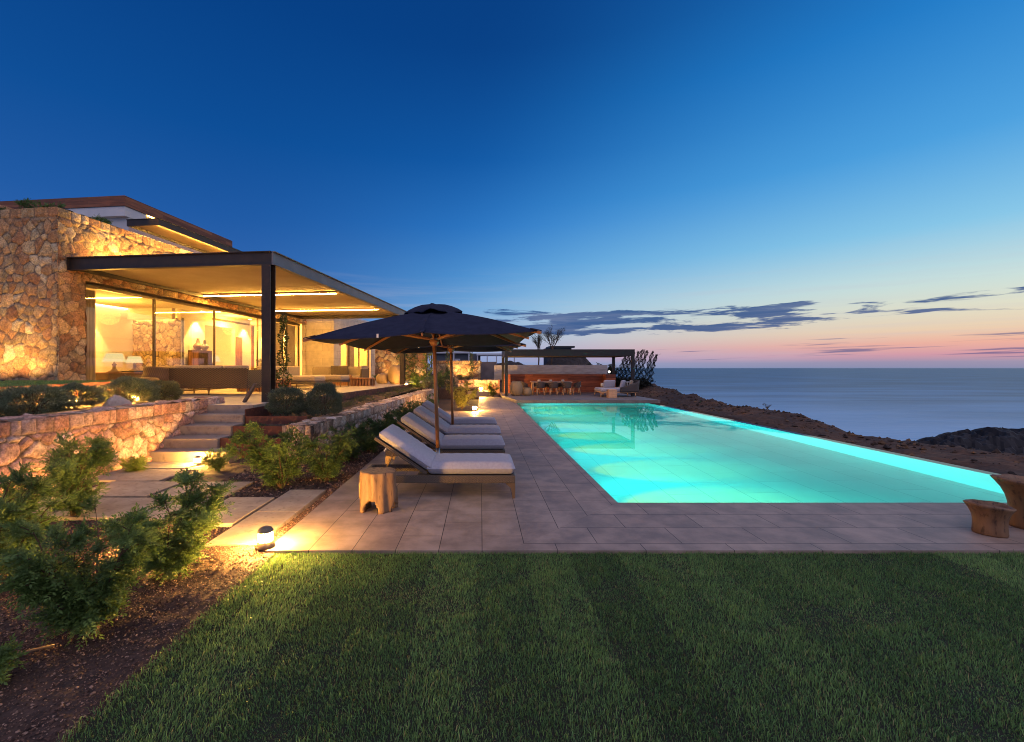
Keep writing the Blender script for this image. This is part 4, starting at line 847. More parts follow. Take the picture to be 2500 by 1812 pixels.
# ------------------------------------------------------------------ loungers, parasols, stump, pots
def make_lounger():
    t_ = thing('sun_lounger', '-', 'sun lounger', (0, 0, 0), 0, 'sun loungers beside the pool')
    W = .70
    b = MB(); b.box(-1.54, .44, 0, .05, .195, .29); b.box(-1.54, .44, W-.05, W, .195, .29); b.box(.39, .44, .051, W-.051, .195, .29); b.box(-1.54, -1.49, .051, W-.051, .195, .29); b.box(-.72, -.66, .051, W-.051, .20, .285)
    b.build('frame', MT['rattan'], t_, bevel=.008)
    MB().box(-.66, .39, .051, W-.051, .26, .282).build('slat_base', MT['rattan'], t_)
    for x_, dirx in ((.44, -1), (-1.54, 1)):
        for y_ in (.005, W-.045):
            b = MB(); pr = [(0, .30, .055), (0, .20, .12), (0, .17, .055), (.002, .10, .042), (.004, 0, .03)]
            vs = []
            for o_, z_, wd in pr: vs += [(x_+dirx*o_, y_, z_*.65 if z_ < .2 else z_-.01*(z_ > .25)), (x_+dirx*(o_+wd), y_, z_*.65 if z_ < .2 else z_-.01*(z_ > .25)), (x_+dirx*(o_+wd), y_+.04, z_*.65 if z_ < .2 else z_-.01*(z_ > .25)), (x_+dirx*o_, y_+.04, z_*.65 if z_ < .2 else z_-.01*(z_ > .25))]
            vs = [(a, c, d if i >= 4 else .196) for i, (a, c, d) in enumerate(vs)]
            vs[4:8] = [(a, c, .185) for a, c, d in vs[4:8]]; vs[8:12] = [(a, c, .135) for a, c, d in vs[8:12]]; vs[12:16] = [(a, c, .07) for a, c, d in vs[12:16]]
            fs = [(4*i+j, 4*i+(j+1) % 4, 4*i+4+(j+1) % 4, 4*i+4+j) for i in range(4) for j in range(4)]+[(0, 3, 2, 1), (16, 17, 18, 19)]
            b.add(vs, fs); b.build('leg', MT['alu'], t_)
    MB().box(-.42, -.34, .015, .035, .178, .194).build('clip', MT['black'], t_)
    def puff(name, L_, th, M, nd=30):
        """cushion: rounded edges, a little fuller in the middle"""
        nx_, ny_ = 40, 22; vs = []; fs = []
        u_ = np.linspace(-1, 1, nx_); v_ = np.linspace(-1, 1, ny_)
        for sgn in (1, -1):
            b0 = len(vs)
            for vv in v_:
                for uu in u_:
                    ex = 1-max(0, (abs(uu)-.86)/.14)**2.2; ey = 1-max(0, (abs(vv)-.72)/.28)**2.2
                    h = max(ex, 0)**.5*max(ey, 0)**.5; bulge = (1-uu**4)*(1-vv**2)*.022
                    wr = .003*math.sin(uu*23+vv*5)*math.sin(vv*9+1)
                    x_ = L_/2*(1+uu); y_ = (W-.03)/2*(1+vv)+.015
                    vs.append(M @ Vector((x_, y_, th/2+sgn*(h*th/2+(bulge if sgn > 0 else 0)+wr*(sgn > 0)))))
            for j in range(ny_-1):
                for i in range(nx_-1):
                    q = (b0+j*nx_+i, b0+j*nx_+i+1, b0+(j+1)*nx_+i+1, b0+(j+1)*nx_+i); fs.append(q if sgn > 0 else q[::-1])
        return MB().add(vs, fs, True).build(name, MT['cushion'], t_)
    puff('seat_cushion', 1.13, .165, Matrix.Translation((-.685, 0, .288)))
    A = Matrix.Translation((-.69, 0, .30)) @ Matrix.Rotation(R(34), 4, 'Y') @ Matrix.Scale(-1, 4, (1, 0, 0))
    bc = puff('back_cushion', .80, .14, A @ Matrix.Translation((-.01, 0, .035)))
    bc.data.flip_normals()
    b = MB(); b.box(0, .80, .02, .06, -.005, .032, A); b.box(0, .80, W-.06, W-.02, -.005, .032, A); b.box(.74, .80, .061, W-.061, -.005, .032, A); b.box(.02, .739, .061, W-.061, .005, .025, A)
    b.build('backrest', MT['rattan'], t_)
    p0 = A @ Vector((.52, .35, 0)); MB().tube([p0, (-1.30, .35, .24)], .012, 8).build('support_bar', MT['alu'], t_)
    MB().box(.60, .615, .014, .019, -.055, -.004, A).build('strap', MT['cushion'], t_)
    return t_
proto = make_lounger()
for i, (x_, y_, lb) in enumerate(((0, 5.70, 'nearest sun lounger, beside the carved tree stump stool'), (-.03, 7.45, 'second sun lounger, just behind the front parasol pole'),
                          (-.035, 8.87, 'third sun lounger, between the two parasol poles'), (-.06, 10.40, 'farthest sun lounger, behind the rear parasol pole'))):
    o = proto if i == 0 else copy_tree(proto); o.location = (x_, y_, 0); o['label'] = lb
    o.rotation_euler = (0, 0, (0, .012, -.008, .01)[i])

def make_parasol():
    t_ = thing('parasol', '-', 'parasol', (0, 0, 0), 0, 'navy parasols between the loungers')
    wood = mat('parasol_wood', lin(164, 112, 72), lin(140, 92, 58), rough=.45, scale=3, stretch=(8, 8, .6))
    MB().tube([(0, 0, .34), (0, 0, 2.50)], .029, 16).build('pole', wood, t_)
    MB().tube([(0, 0, .0), (0, 0, .42)], .034, 16).build('sleeve', MT['metal'], t_)
    MB().box(-.32, .32, -.32, .32, 0.002, .04).build('base_plate', MT['black'], t_, bevel=.01)
    h = 1.43; ze = 2.09; za = 2.555
    # canopy cloth
    tips = []
    for k in range(8):
        a = k*math.pi/4; r = h*(math.sqrt(2) if k % 2 else 1); tips.append((r*math.cos(a), r*math.sin(a), ze-(0.0 if k % 2 == 0 else .03)))
    vs = []; fs = []; nr, ns = 14, 10
    for k in range(8):
        a = Vector(tips[k]); b = Vector(tips[(k+1) % 8]); b0 = len(vs)
        for i in range(nr+1):
            f = i/nr
            for j in range(ns+1):
                g = j/ns; e = a.lerp(b, g); sc_ = 1-.035*4*g*(1-g)*f          # scalloped hem
                p = Vector((e.x*f*sc_, e.y*f*sc_, za+(e.z-za)*f)); p.z += .035*math.sin(f*math.pi)*(1-.6*4*g*(1-g)) - .03*4*g*(1-g)*f*f
                vs.append(p)
        for i in range(nr):
            for j in range(ns): q = b0+i*(ns+1)+j; fs.append((q, q+ns+1, q+ns+2, q+1))
    o = MB().add(vs, fs, True).build('canopy', MT['navy'], t_); o.modifiers.new('s', 'SOLIDIFY').thickness = .006
    # vent cap, loose and crumpled
    vs = []; n = 48; rr = [0, .08, .17, .26, .35, .41]; zz_ = [.09, .085, .07, .035, -.015, -.062]
    for r_, z_ in zip(rr, zz_):
        for j in range(n):
            a = 2*math.pi*j/n; k = .014*math.sin(a*3+1)+.014*math.sin(a*5+2.2)+.010*math.sin(a*11)
            vs.append((r_*(1+.10*math.sin(a*4+.7))*math.cos(a), r_*(1+.10*math.sin(a*4+.7))*math.sin(a), za+z_-.02+k*(r_/.3)*1.1))
    fs = [(i*n+j, i*n+(j+1) % n, (i+1)*n+(j+1) % n, (i+1)*n+j) for i in range(5) for j in range(n)]
    o = MB().add(vs, fs, True).build('vent_cap', MT['navy'], t_); o.modifiers.new('s', 'SOLIDIFY').thickness = .01
    MB().lathe([(.045, 0), (.06, .02), (.075, .05), (.075, .07), (.05, .10), (.03, .14)], 20, (0, 0, 2.0)).build('runner_hub', wood, t_)
    MB().lathe([(.05, 0), (.085, .005), (.085, .02), (.05, .025)], 20, (0, 0, 2.09)).build('hub_ring', MT['metal'], t_)
    for k in range(8):
        a = Vector(tips[k]); top = Vector((.04*a.x/h, .04*a.y/h, za-.05)); end = a*1.0; end.z -= .018
        d = (end-top); b = MB(); b.beam(top, end+d.normalized()*.035, .020, .034); rb = b.build('rib', wood, t_)
        mid = top.lerp(end, .52); MB().beam((a.x/h*.06, a.y/h*.06, 2.10), mid, .016, .026).build('strut', wood, rb)
        q = end-d.normalized()*.02; MB().beam(q-d.normalized()*.10+Vector((0, 0, .03)), q+d.normalized()*.045+Vector((0, 0, .028)), .05, .012).build('corner_pocket', MT['navy'], rb)
    MB().box(-.56, -.535, -h-.004, -h, ze-.05, ze-.0).build('white_tag', MT['white'], t_)
    return t_
pr = make_parasol()
for i, (x_, y_, lb) in enumerate(((-.645, 6.95, 'front navy parasol between the two nearest loungers'), (-.60, 9.85, 'rear navy parasol between the two farthest loungers'))):
    o = pr if i == 0 else copy_tree(pr); o.location = (x_, y_, 0); o.rotation_euler = (0, R((-1.9, -1.2)[i]), R((0, 1.5)[i])); o['label'] = lb

# tree stump stool
def wood_raw():
    m = mat('raw_stump_wood', lin(96, 71, 50), lin(130, 102, 75), rough=.6, scale=2.2, stretch=(5, 5, 1.1), c3=lin(74, 52, 36), bump=.35, bscale=9); return m
rawm = wood_raw()
t_ = thing('stump_stool', 'carved tree stump stool with arched foot beside the nearest lounger', 'stool', (-1.19, 5.27, 0), R(-25)); t_.scale = (.94, .94, 1)
n = 72; lev = np.concatenate([np.linspace(0, .14, 9), np.linspace(.17, .43, 9), [.445, .455]]); vs = []
def rad(a, z): return (.205+.018*math.sin(a*2+.6)+.012*math.sin(a*5+z*3)+.008*math.sin(a*9+1))*(1+.10*math.exp(-((a-1.0)/.5)**2)*(z < .25)+.02*math.cos(z*9))*(1 if z < .44 else .98 if z < .45 else .955)
for z_ in lev:
    for j in range(n): a = 2*math.pi*j/n; r_ = rad(a, z_); vs.append((r_*math.cos(a), r_*math.sin(a), z_))
fs = []
for i in range(len(lev)-1):
    for j in range(n):
        a = 2*math.pi*(j+.5)/n; cut = lev[i] < .125 and any(abs(((a-c+math.pi) % (2*math.pi))-math.pi) < w_*(1-.5*(lev[i]/.125)**2) for c, w_ in ((4.85, .50), (.35, .42), (2.4, .45)))
        if not cut: fs.append((i*n+j, i*n+(j+1) % n, (i+1)*n+(j+1) % n, (i+1)*n+j))
b = MB(); b.add(vs, fs, True); o = b.build('trunk', rawm, t_); sd = o.modifiers.new('s', 'SOLIDIFY'); sd.thickness = .07; sd.offset = -1
vs = [(0, 0, .456)]+[(rad(2*math.pi*j/n, .455)*math.cos(2*math.pi*j/n)*f_, rad(2*math.pi*j/n, .455)*math.sin(2*math.pi*j/n)*f_, .4555) for f_ in (.5, 1.0) for j in range(n)]
fs = [(0, 1+j, 1+(j+1) % n) for j in range(n)]+[(1+j, 1+n+j, 1+n+(j+1) % n, 1+(j+1) % n) for j in range(n)]
MB().add(vs, fs).build('seat', mat('stump_top', lin(150, 118, 92), lin(112, 84, 64), rough=.55, scale=7, c3=lin(70, 50, 38), bump=.2, bscale=20), t_)

def teak_pot(x, y, s, prof, rimwave, tilt, label, rz):
    n = 64; vs = []
    for (r_, z_) in prof:
        for j in range(n):
            a = 2*math.pi*j/n; f_ = max(0, (z_-.35)/.65)
            rx = r_*(1+.06*math.sin(a*2+.4)+.04*math.sin(a*3)); k = 1+.45*f_*f_*max(0, math.cos(a-math.pi))**2*.6+.12*f_*max(0, math.cos(a))**3
            vs.append((rx*k*math.cos(a)*s, rx*k*math.sin(a)*s, (z_+f_*f_*(rimwave*math.cos(a-math.pi)+.015*math.sin(a*5)))*s))
    fs = [(i*n+j, i*n+(j+1) % n, (i+1)*n+(j+1) % n, (i+1)*n+j) for i in range(len(prof)-1) for j in range(n)]
    b = MB(); b.add(vs, fs, True); b.f.append(tuple(range(n))[::-1]); b.sm.append(False)
    o = b.build('teak_pot', potm); sd = o.modifiers.new('s', 'SOLIDIFY'); sd.thickness = .028; sd.offset = -1; o.location = (x, y, .001); o.rotation_euler = (0, 0, rz); return props(o, label, 'planter', 'hollowed teak pots by the pool corner')
potm = mat('hollowed_teak', lin(132, 98, 68), lin(104, 75, 51), rough=.6, scale=2.2, stretch=(4, 4, 1.2), c3=lin(70, 48, 34), bump=.2, bscale=12)
prof = [(.30, 0), (.312, .05), (.30, .3), (.302, .5), (.322, .66), (.355, .80), (.395, .92), (.425, 1.0)]
teak_pot(5.09, 4.50, .345, [(r_*1.24, z_*.82) for r_, z_ in prof], .10, 0, 'small flared teak pot at the right edge of the paving', R(6))
teak_pot(5.74, 4.66, .48, [(r_*1.36, z_) for r_, z_ in prof], .04, 0, 'large flared teak pot cut off by the right edge', R(2))

# ------------------------------------------------------------------ bollard lamps
def make_bollard():
    t_ = thing('bollard_lamp', '-', 'bollard lamp', (0, 0, 0), 0, 'domed garden bollard lamps')
    MB().lathe([(.090, 0), (.088, .02), (.076, .060), (.073, .065)], 28).build('base', MT['lamp_body'], t_)
    MB().lathe([(.066, .066), (.068, .08), (.068, .138), (.066, .150)], 28).build('lens', MT['lamp_glow'], t_)
    b = MB()
    for k in range(3): a = k*2.094+.9; b.box(.069*math.cos(a)-.005, .069*math.cos(a)+.005, .069*math.sin(a)-.005, .069*math.sin(a)+.005, .064, .152)
    b.build('post', MT['lamp_body'], t_)
    MB().lathe([(.074, .151), (.075, .157), (.070, .174), (.056, .193), (.032, .204), (.0001, .208)], 28).build('dome', MT['lamp_body'], t_)
    return t_
bo = make_bollard()
BOL = [(-1.985, 4.16, 0, .92, 'nearest bollard lamp, at the corner of lawn and paving'), (-4.90, 7.80, -.02, .75, 'bollard lamp lighting the lowest garden step'),
       (-3.66, 21.9, TZ-.15, 1.25, 'bollard lamp by the far corner of the house terrace'), (.02, 26.4, .30, 1.25, 'bollard lamp on the low ledge at the end of the pool terrace'),
       (-.22, 17.45, -.01, 1.1, 'bollard lamp at the bed corner behind the loungers'), (-7.73, 8.55, .90, 1.0, 'bollard lamp hidden by the round shrubs, lighting the rusted edging'),
       (-7.46, 9.75, .91, .8, 'bollard lamp hidden behind the widest round shrub beside the house terrace'), (-5.35, 5.95, -.03, .4, 'bollard lamp hidden behind the leafy shrubs by the pink wall'),
       (-3.02, 4.12, -.03, .7, 'bollard lamp hidden behind the middle leafy shrub in front')]
for i, (x_, y_, z_, s_, lb) in enumerate(BOL):
    o = bo if i == 0 else copy_tree(bo); o.location = (x_, y_, z_); o.scale = (s_,)*3; o['label'] = lb; o.rotation_euler = (0, 0, i*1.1)

# ------------------------------------------------------------------ pool pavilion
DZ = .136
deckm = brick_mat('deck_boards', lin(134, 124, 118), lin(118, 108, 104), lin(60, 54, 52), 2.4, .14, .004, rough=.6, noise_amt=.2, nscale=2, nstretch=(1, 8, 1))
structure(MB().prism([(1.692, 21.36), (8.53, 21.36), (8.53, 28.6), (1.2, 28.6), (1.2, 24.9)], -.02, DZ).build('pavilion_deck', deckm, bevel=.006))
psteel = mat('pavilion_steel', lin(44, 39, 36), lin(36, 33, 31), rough=.5, scale=5, metal=.2)
P = thing('pavilion', 'dark steel pool pavilion with flat roof over the dining table', 'pavilion', (0, 0, 0))
x0, x1, y0, y1, zb, zt = 1.32, 8.36, 24.45, 28.05, 2.31, 2.67
MB().box(x0, x1, y0-.05, y0+.05, zb, zt).build('front_beam', psteel, P); MB().box(x0, x1, y1-.05, y1+.05, zb, zt).build('rear_beam', psteel, P)
MB().box(x0, x0+.1, y0+.051, y1-.051, zb, zt).build('side_beam', psteel, P); MB().box(x1-.1, x1, y0+.051, y1-.051, zb, zt).build('side_beam', psteel, P)
MB().box(x0+.101, x1-.101, y0+.051, y1-.051, zb+.06, zb+.10).build('fabric_ceiling', MT['ceiling'], P)
for x_ in (x0, x1-.17):
    for y_ in (y0-.04, y1-.10): MB().box(x_+.005, x_+.165, y_, y_+.14, DZ, zb).build('post', psteel, P)
wallm = brick_mat('cedar_boards', lin(158, 92, 64), lin(112, 62, 44), lin(48, 28, 20), 2.2, .115, .002, rough=.55, swap='xz', noise_amt=.35, nscale=1.5, nstretch=(1, 1, 14))
B_ = thing('timber_screen', 'low red brown timber screen wall behind the dining table', 'screen wall', (0, 0, 0))
MB().box(1.85, 7.95, 28.22, 28.34, DZ, 1.27).build('back_panel', wallm, B_); MB().box(1.45, 1.84, 27.6, 28.3, DZ, 1.27).build('side_panel', wallm, B_); MB().box(7.68, 8.28, 27.6, 28.2, DZ, 1.275).build('side_panel', wallm, B_)
MB().box(6.12, 6.30, 28.205, 28.219, .50, .60).build('socket_plate', MT['white'], B_)
o = MB().box(.9, 8.35, 29.6, 29.9, .9, 1.86).box(.9, 8.33, 29.55, 29.595, .9, 1.40).build('concrete_wall', mat('board_concrete', lin(176, 172, 172), lin(150, 146, 146), rough=.85, scale=1.5, stretch=(1, 1, 4), bump=.2, bscale=20)); props(o, 'long pale concrete wall behind the timber screen', 'wall')
# dining set
T_ = thing('dining_table', 'long light wooden dining table under the pavilion', 'dining table', (4.05, 25.9, DZ))
lw = mat('light_teak', lin(214, 172, 132), lin(196, 152, 112), rough=.5, scale=3, stretch=(1, 6, 6))
MB().box(-1.16, 1.16, -.45, .45, .70, .745).build('table_top', lw, T_, bevel=.006)
for q in ((-1.06, -.37), (1.06, -.37), (1.06, .37), (-1.06, .37)): MB().tube([(q[0], q[1], .70), (q[0]*1.0, q[1], 0)], [.045, .032], 10).build('leg', lw, T_)
def make_chair():
    t_ = thing('dining_chair', '-', 'chair', (0, 0, 0), 0, 'woven dining chairs around the pavilion table')
    cm = weave_mat('cord_weave', lin(58, 46, 42), lin(108, 92, 84), .016, .03)
    b = MB(); n = 26; vs = []
    for i in range(7):
        for j in range(n):
            f_ = j/(n-1); a = R(-20)+f_*R(220)+math.pi; w_ = math.sin(f_*math.pi); z_ = .42+(.34*(.55+.45*w_))*i/6; r_ = .235+.05*i/6
            vs.append((r_*math.cos(a), r_*math.sin(a), z_))
    b.add(vs, [(i*n+j, i*n+j+1, (i+1)*n+j+1, (i+1)*n+j) for i in range(6) for j in range(n-1)], True); o = b.build('shell', cm, t_); o.modifiers.new('s', 'SOLIDIFY').thickness = .025
    MB().lathe([(.22, .39), (.24, .42), (.235, .45), (.1, .46)], 24).build('seat', cm, t_)
    for q in ((-.17, -.17), (.17, -.17), (.17, .17), (-.17, .17)): MB().tube([(q[0]*.9, q[1]*.9, .40), (q[0]*1.25, q[1]*1.25, 0)], [.024, .015], 8).build('leg', lw, t_)
    return t_
ch = make_chair()
seats = [(3.35, 25.22, 0, 'leftmost dining chair with its back to the pool'), (4.08, 25.20, 0, 'middle dining chair with its back to the pool'), (4.82, 25.22, 0, 'rightmost dining chair with its back to the pool'),
         (2.62, 25.95, -90, 'dining chair at the left head of the table'), (5.5, 25.9, 90, 'dining chair at the right head of the table'),
         (3.30, 26.60, 180, 'leftmost dining chair on the far side, facing the pool'), (4.05, 26.62, 180, 'middle dining chair on the far side, facing the pool'), (4.80, 26.60, 180, 'rightmost dining chair on the far side, facing the pool')]
for i, (x_, y_, a_, lb) in enumerate(seats):
    o = ch if i == 0 else copy_tree(ch); o.location = (x_, y_, DZ); o.rotation_euler = (0, 0, R(a_)); o['label'] = lb
for x_, lb in ((3.36, 'left white rope bowl on the dining table'), (4.02, 'middle white rope bowl on the dining table'), (4.72, 'right white rope bowl on the dining table')):
    o = MB().lathe([(.075, 0), (.095, .03), (.095, .075), (.075, .11), (.065, .11), (.07, .03)], 20).build('rope_bowl', weave_mat('pale_rope', lin(200, 190, 176), lin(230, 224, 214), .02, .02)); o.location = (x_, 25.85, DZ+.746); props(o, lb, 'bowl', 'white rope bowls on the dining table')
basket(1.98, 24.85, DZ, .37, .80, 'tall round woven basket at the left post of the pavilion'); basket(2.58, 24.95, DZ, .27, .44, 'low round woven basket left of the dining table')
# daybed
T_ = thing('daybed', 'wide cushioned daybed with dark woven wraparound back on the deck', 'daybed', (7.35, 24.3, DZ))
MB().box(-1.05, .85, -.7, .7, .22, .27).build('frame', lw, T_, bevel=.008); MB().box(-1.04, .84, -.69, .69, .271, .45).build('mattress', MT['cushion'], T_, bevel=.06, seg=4)
for q in ((-1.0, -.63), (.78, -.63), (.78, .63), (-1.0, .63)): MB().tube([(q[0], q[1], .22), (q[0]*1.03, q[1]*1.03, 0)], [.035, .022], 8).build('leg', lw, T_)
vs = []; n = 34
for i in range(6):
    for j in range(n):
        f_ = j/(n-1); 
        if f_ < .4: p = (-.05+.85*f_/.4, -.74)
        elif f_ < .6: a = (f_-.4)/.2*math.pi/2; a -= math.pi/2; p = (.80+.18*math.cos(a), -.56+.18*math.sin(a))
        else: p = (.98, -.56+1.26*(f_-.6)/.4)
        hh = .12+.50*min(1, .25+f_*1.4)
        vs.append((p[0]+.05*i/5*(f_ > .5), p[1]-.05*i/5*(f_ < .5), .25+hh*i/5))
o = MB().add(vs, [(i*n+j, i*n+j+1, (i+1)*n+j+1, (i+1)*n+j) for i in range(5) for j in range(n-1)], True).build('woven_back', weave_mat('dark_cord', lin(52, 46, 46), lin(90, 82, 80), .02, .05), T_); o.modifiers.new('s', 'SOLIDIFY').thickness = .03
for x_, y_, a_, lb in ((7.05, 24.75, 12, 'upright white pillow at the back of the daybed'), (7.62, 24.3, 60, 'white pillow lying along the middle of the daybed'), (8.02, 24.2, 78, 'beige pillow against the right arm of the daybed')):
    o = MB().box(-.34, .34, -.07, .07, 0, .42).build('pillow', MT['cushion' if 'white' in lb else 'cushion_sand'], None, bevel=.06, seg=4); o.location = (x_, y_, DZ+.452); o.rotation_euler = (R(14), 0, R(a_)); props(o, lb, 'pillow', 'pillows on the daybed')
o = MB().box(-.21, .0, -.21, .21, 0, .43).box(.001, .21, -.21, .21, 0, .43).build('cube_table', lw, None, bevel=.012); o.location = (6.73, 23.1, DZ); props(o, 'solid wooden cube side table in front of the daybed', 'side table')
o = MB().lathe([(.08, 0), (.09, .03), (.085, .18), (.07, .18), (.07, .03)], 20).build('candle_pot', MT['white']); o.location = (6.85, 25.35, DZ+.50); props(o, 'small white pot standing beside the daybed mattress', 'pot')
o = MB().box(6.78, 6.92, 25.28, 25.42, DZ, DZ+.50).build('pot_stand', lw); props(o, 'narrow wooden stand under the small white pot by the daybed', 'stand')
T_ = thing('slatted_bench', 'small pale slatted bench on the ground behind the daybed', 'bench', (9.15, 27.9, .35))
MB().box(-.42, .42, -.22, .22, .42, .46).build('seat', MT['white'], T_)
for q in (-.38, -.13, .13, .38): MB().box(q-.02, q+.02, -.2, -.16, 0, .419).build('leg', MT['white'], T_); MB().box(q-.02, q+.02, .16, .2, 0, .419).build('leg', MT['white'], T_)

# ------------------------------------------------------------------ far walls, houses, trees
def swall(name, label, x0, x1, y, z0, z1, seed, th=.4, size=.36, pal=PAL):
    s_ = Stones(); s_.panel((x0, y, z0), (1, 0, 0), (0, -1, 0), (0, 0, 1), x1-x0, z1-z0, size, seed, res=.035, depth=.06, cap=.22, capw=.34, pal=pal)
    s_.panel((x1, y, z0), (0, 1, 0), (1, 0, 0), (0, 0, 1), th, z1-z0, size, seed+1, res=.05, depth=.05, pal=pal); s_.box(x0, x1-.004, y+.004, y+th, z0, z1-.05)
    return props(s_.build(name), label, 'stone wall')
swall('boundary_wall', 'tall rubble stone wall behind the woven baskets, lit warm from below', -7.6, -3.55, 29.5, .3, 3.5, 61)
swall('boundary_wall', 'long rubble stone boundary wall behind the parasol poles', -3.2, .0, 31.5, .3, 2.17, 63)
swall('planter_wall', 'low orange lit stone planter wall at the end of the pool terrace', -1.4, 1.18, 27.9, -.05, .93, 65, pal=PALP)
o = MB().box(.05, 1.2, 33.6, 34.0, .2, 2.12).build('block_wall', mat('grey_block', lin(120, 108, 104), lin(100, 90, 88), rough=.9, scale=2, bump=.4, bscale=6)); props(o, 'plain grey brown wall right of the stone boundary wall', 'wall')
structure(MB().box(-8, -.1, 26.25, 31.4, -.2, .46).build('upper_terrace', MT['soil']))
o = MB().box(-.75, .5, 26.21, 27.2, -.05, .30).build('ledge', MT['concrete'], None, bevel=.01); props(o, 'low stone ledge carrying the far bollard lamp', 'ledge')
G = thing('neighbour_house', 'distant modern white and grey house with glass balcony rails', 'house', (-6.6, 60, 0))
wm = mat('far_white', lin(190, 192, 198), rough=.8); gm = mat('far_grey', lin(84, 88, 96), rough=.7); gg = mat('far_glass', lin(96, 120, 150), rough=.2)
MB().box(0, 6.6, 0, 8, .5, 3.6).build('wall', gm, G); MB().box(-2, 5.2, -.6, 8, 3.6, 3.9).build('roof', wm, G); MB().box(-1.5, 2.6, .5, 7, 3.9, 5.4).build('upper_wall', gm, G); MB().box(-2, 3.0, -.2, 7, 5.4, 5.6).build('roof', wm, G)
MB().box(3.2, 3.9, -.05, -.01, 1.6, 2.9).build('window', wm, G); MB().box(-1.9, 2.9, -.3, -.26, 3.95, 4.7).build('balcony_rail', gg, G)
for q in (.2, 3.0, 5.0): MB().box(q, q+.16, -.55, -.4, .5, 3.6).build('column', wm, G)
G2 = thing('neighbour_pergola', 'distant white framed glass pergola beside the neighbouring house', 'pergola', (-.1, 58, 0))
MB().box(-.4, 4.6, 0, 4, 3.3, 3.55).build('roof', wm, G2)
for q in (-.35, .9, 2.1, 3.3, 4.4): MB().box(q, q+.14, .05, .2, 1, 3.3).build('column', wm, G2)
MB().box(-.3, 4.4, .25, .28, 1.2, 2.3).build('glass_rail', gg, G2)
sd_ = thing('shed', 'small dark block hut rising behind the pavilion roof', 'hut', (9.1, 52, 0)); MB().box(-1.4, 1.4, 0, 3, .5, 4.0).build('wall', mat('dark_block', lin(52, 56, 66), rough=.9), sd_); MB().box(-1.1, 1.75, -.2, 3.2, 4.001, 4.2).build('roof', MT['black'], sd_)
def mound(name, label, x, y, z, rx, ry, h, seed, m, cat='rock'):
    u_ = np.linspace(-1, 1, 60); A, B = np.meshgrid(u_, u_); a = A.ravel(); b = B.ravel(); r_ = np.hypot(a, b)
    zz = np.clip(1-r_**2.2, 0, 1)*(.75+.9*(fbm(a*2.2+seed, b*2.2, seed, 5)-.3))*h+(np.abs(fbm(a*6, b*6, seed+2, 3)-.45))*h*.35*(r_ < 1)-.2*(r_ >= 1)
    idx = np.arange(3600).reshape(60, 60); Qm = np.stack([idx[:-1, :-1], idx[:-1, 1:], idx[1:, 1:], idx[1:, :-1]], -1).reshape(-1, 4)
    return props(npmesh(name, np.stack([a*rx, b*ry, zz], 1), [Qm], m, loc=(x, y, z), smooth=False), label, cat)
dk = mat('dark_scree', lin(62, 54, 50), lin(44, 40, 40), rough=.95, scale=1.2, bump=.8, bscale=4)
mound('rock_mound', 'dark rocky mound seen through the left of the pavilion', 2.9, 44, 1.4, 2.2, 1.6, 1.0, 3, dk); mound('rubble_heap', 'dark heap of rubble and dead palm leaves against the hut', 9.2, 47, 1.2, 3.0, 2, 2.0, 6, dk, 'rubble heap')

def bare_tree(name, label, x, y, z, h, spread, seed, lean=0.0):
    rng = random.Random(seed); t_ = thing(name, label, 'tree', (x, y, z), 0, 'thin dark trees behind the pavilion'); b = MB(); tips = []
    b.tube([(0, 0, 0), (.02*h+lean*.3, 0, h*.35), (lean*.6, 0, h*.52)], [.025*h*.6, .016*h, .012*h], 7)
    def grow(p, d, l, r_, k):
        q = p+d*l; b.tube([p, p.lerp(q, .5)+Vector((rng.gauss(0, .03)*l, rng.gauss(0, .03)*l, 0)), q], [r_, r_*.8, r_*.55], 5, False); tips.append((p.lerp(q, .6), d)); tips.append((q, d))
        if k > 0:
            for i in range(3): grow(p.lerp(q, rng.uniform(.4, 1)), (d+Vector((rng.gauss(0, .38), rng.gauss(0, .38), rng.uniform(0, .35)))).normalized(), l*rng.uniform(.55, .8), r_*.6, k-1)
    for i in range(7): 
        a = rng.uniform(0, 6.28); grow(Vector((lean*.6, 0, h*(.42+.1*rng.random()))), Vector((math.cos(a)*spread+lean*.1, math.sin(a)*spread, 1)).normalized(), h*.235, .007*h, 2)
    b.build('trunk', MT['bark'], t_)
    r2 = np.random.default_rng(seed); k = 12; base_ = np.repeat(np.array([tuple(p) for p, d in tips]), k, 0); n = len(base_); base_ = base_+r2.normal(0, .018*h, (n, 3)); D = unit(np.repeat(np.array([tuple(d) for p, d in tips]), k, 0)+r2.normal(0, .6, (n, 3)))
    Vd, Fd = diamonds(base_, D, r2.normal(0, 1, (n, 3)), r2.uniform(.02, .045, n)*h*.5, r2.uniform(.008, .014, n)*h*.5); npmesh('foliage', Vd, [Fd], MT['leaf'], t_, leaf_cols(n, r2, lin(52, 52, 40), lin(74, 72, 52)))
bare_tree('thin_tree', 'thin dark tree left of the pair behind the pavilion', 5.75, 45, 1.0, 4.5, .26, 3); bare_tree('thin_tree', 'fuller thin dark tree right of the pair behind the pavilion', 7.0, 45.5, 1.0, 5.5, .50, 9, .5)

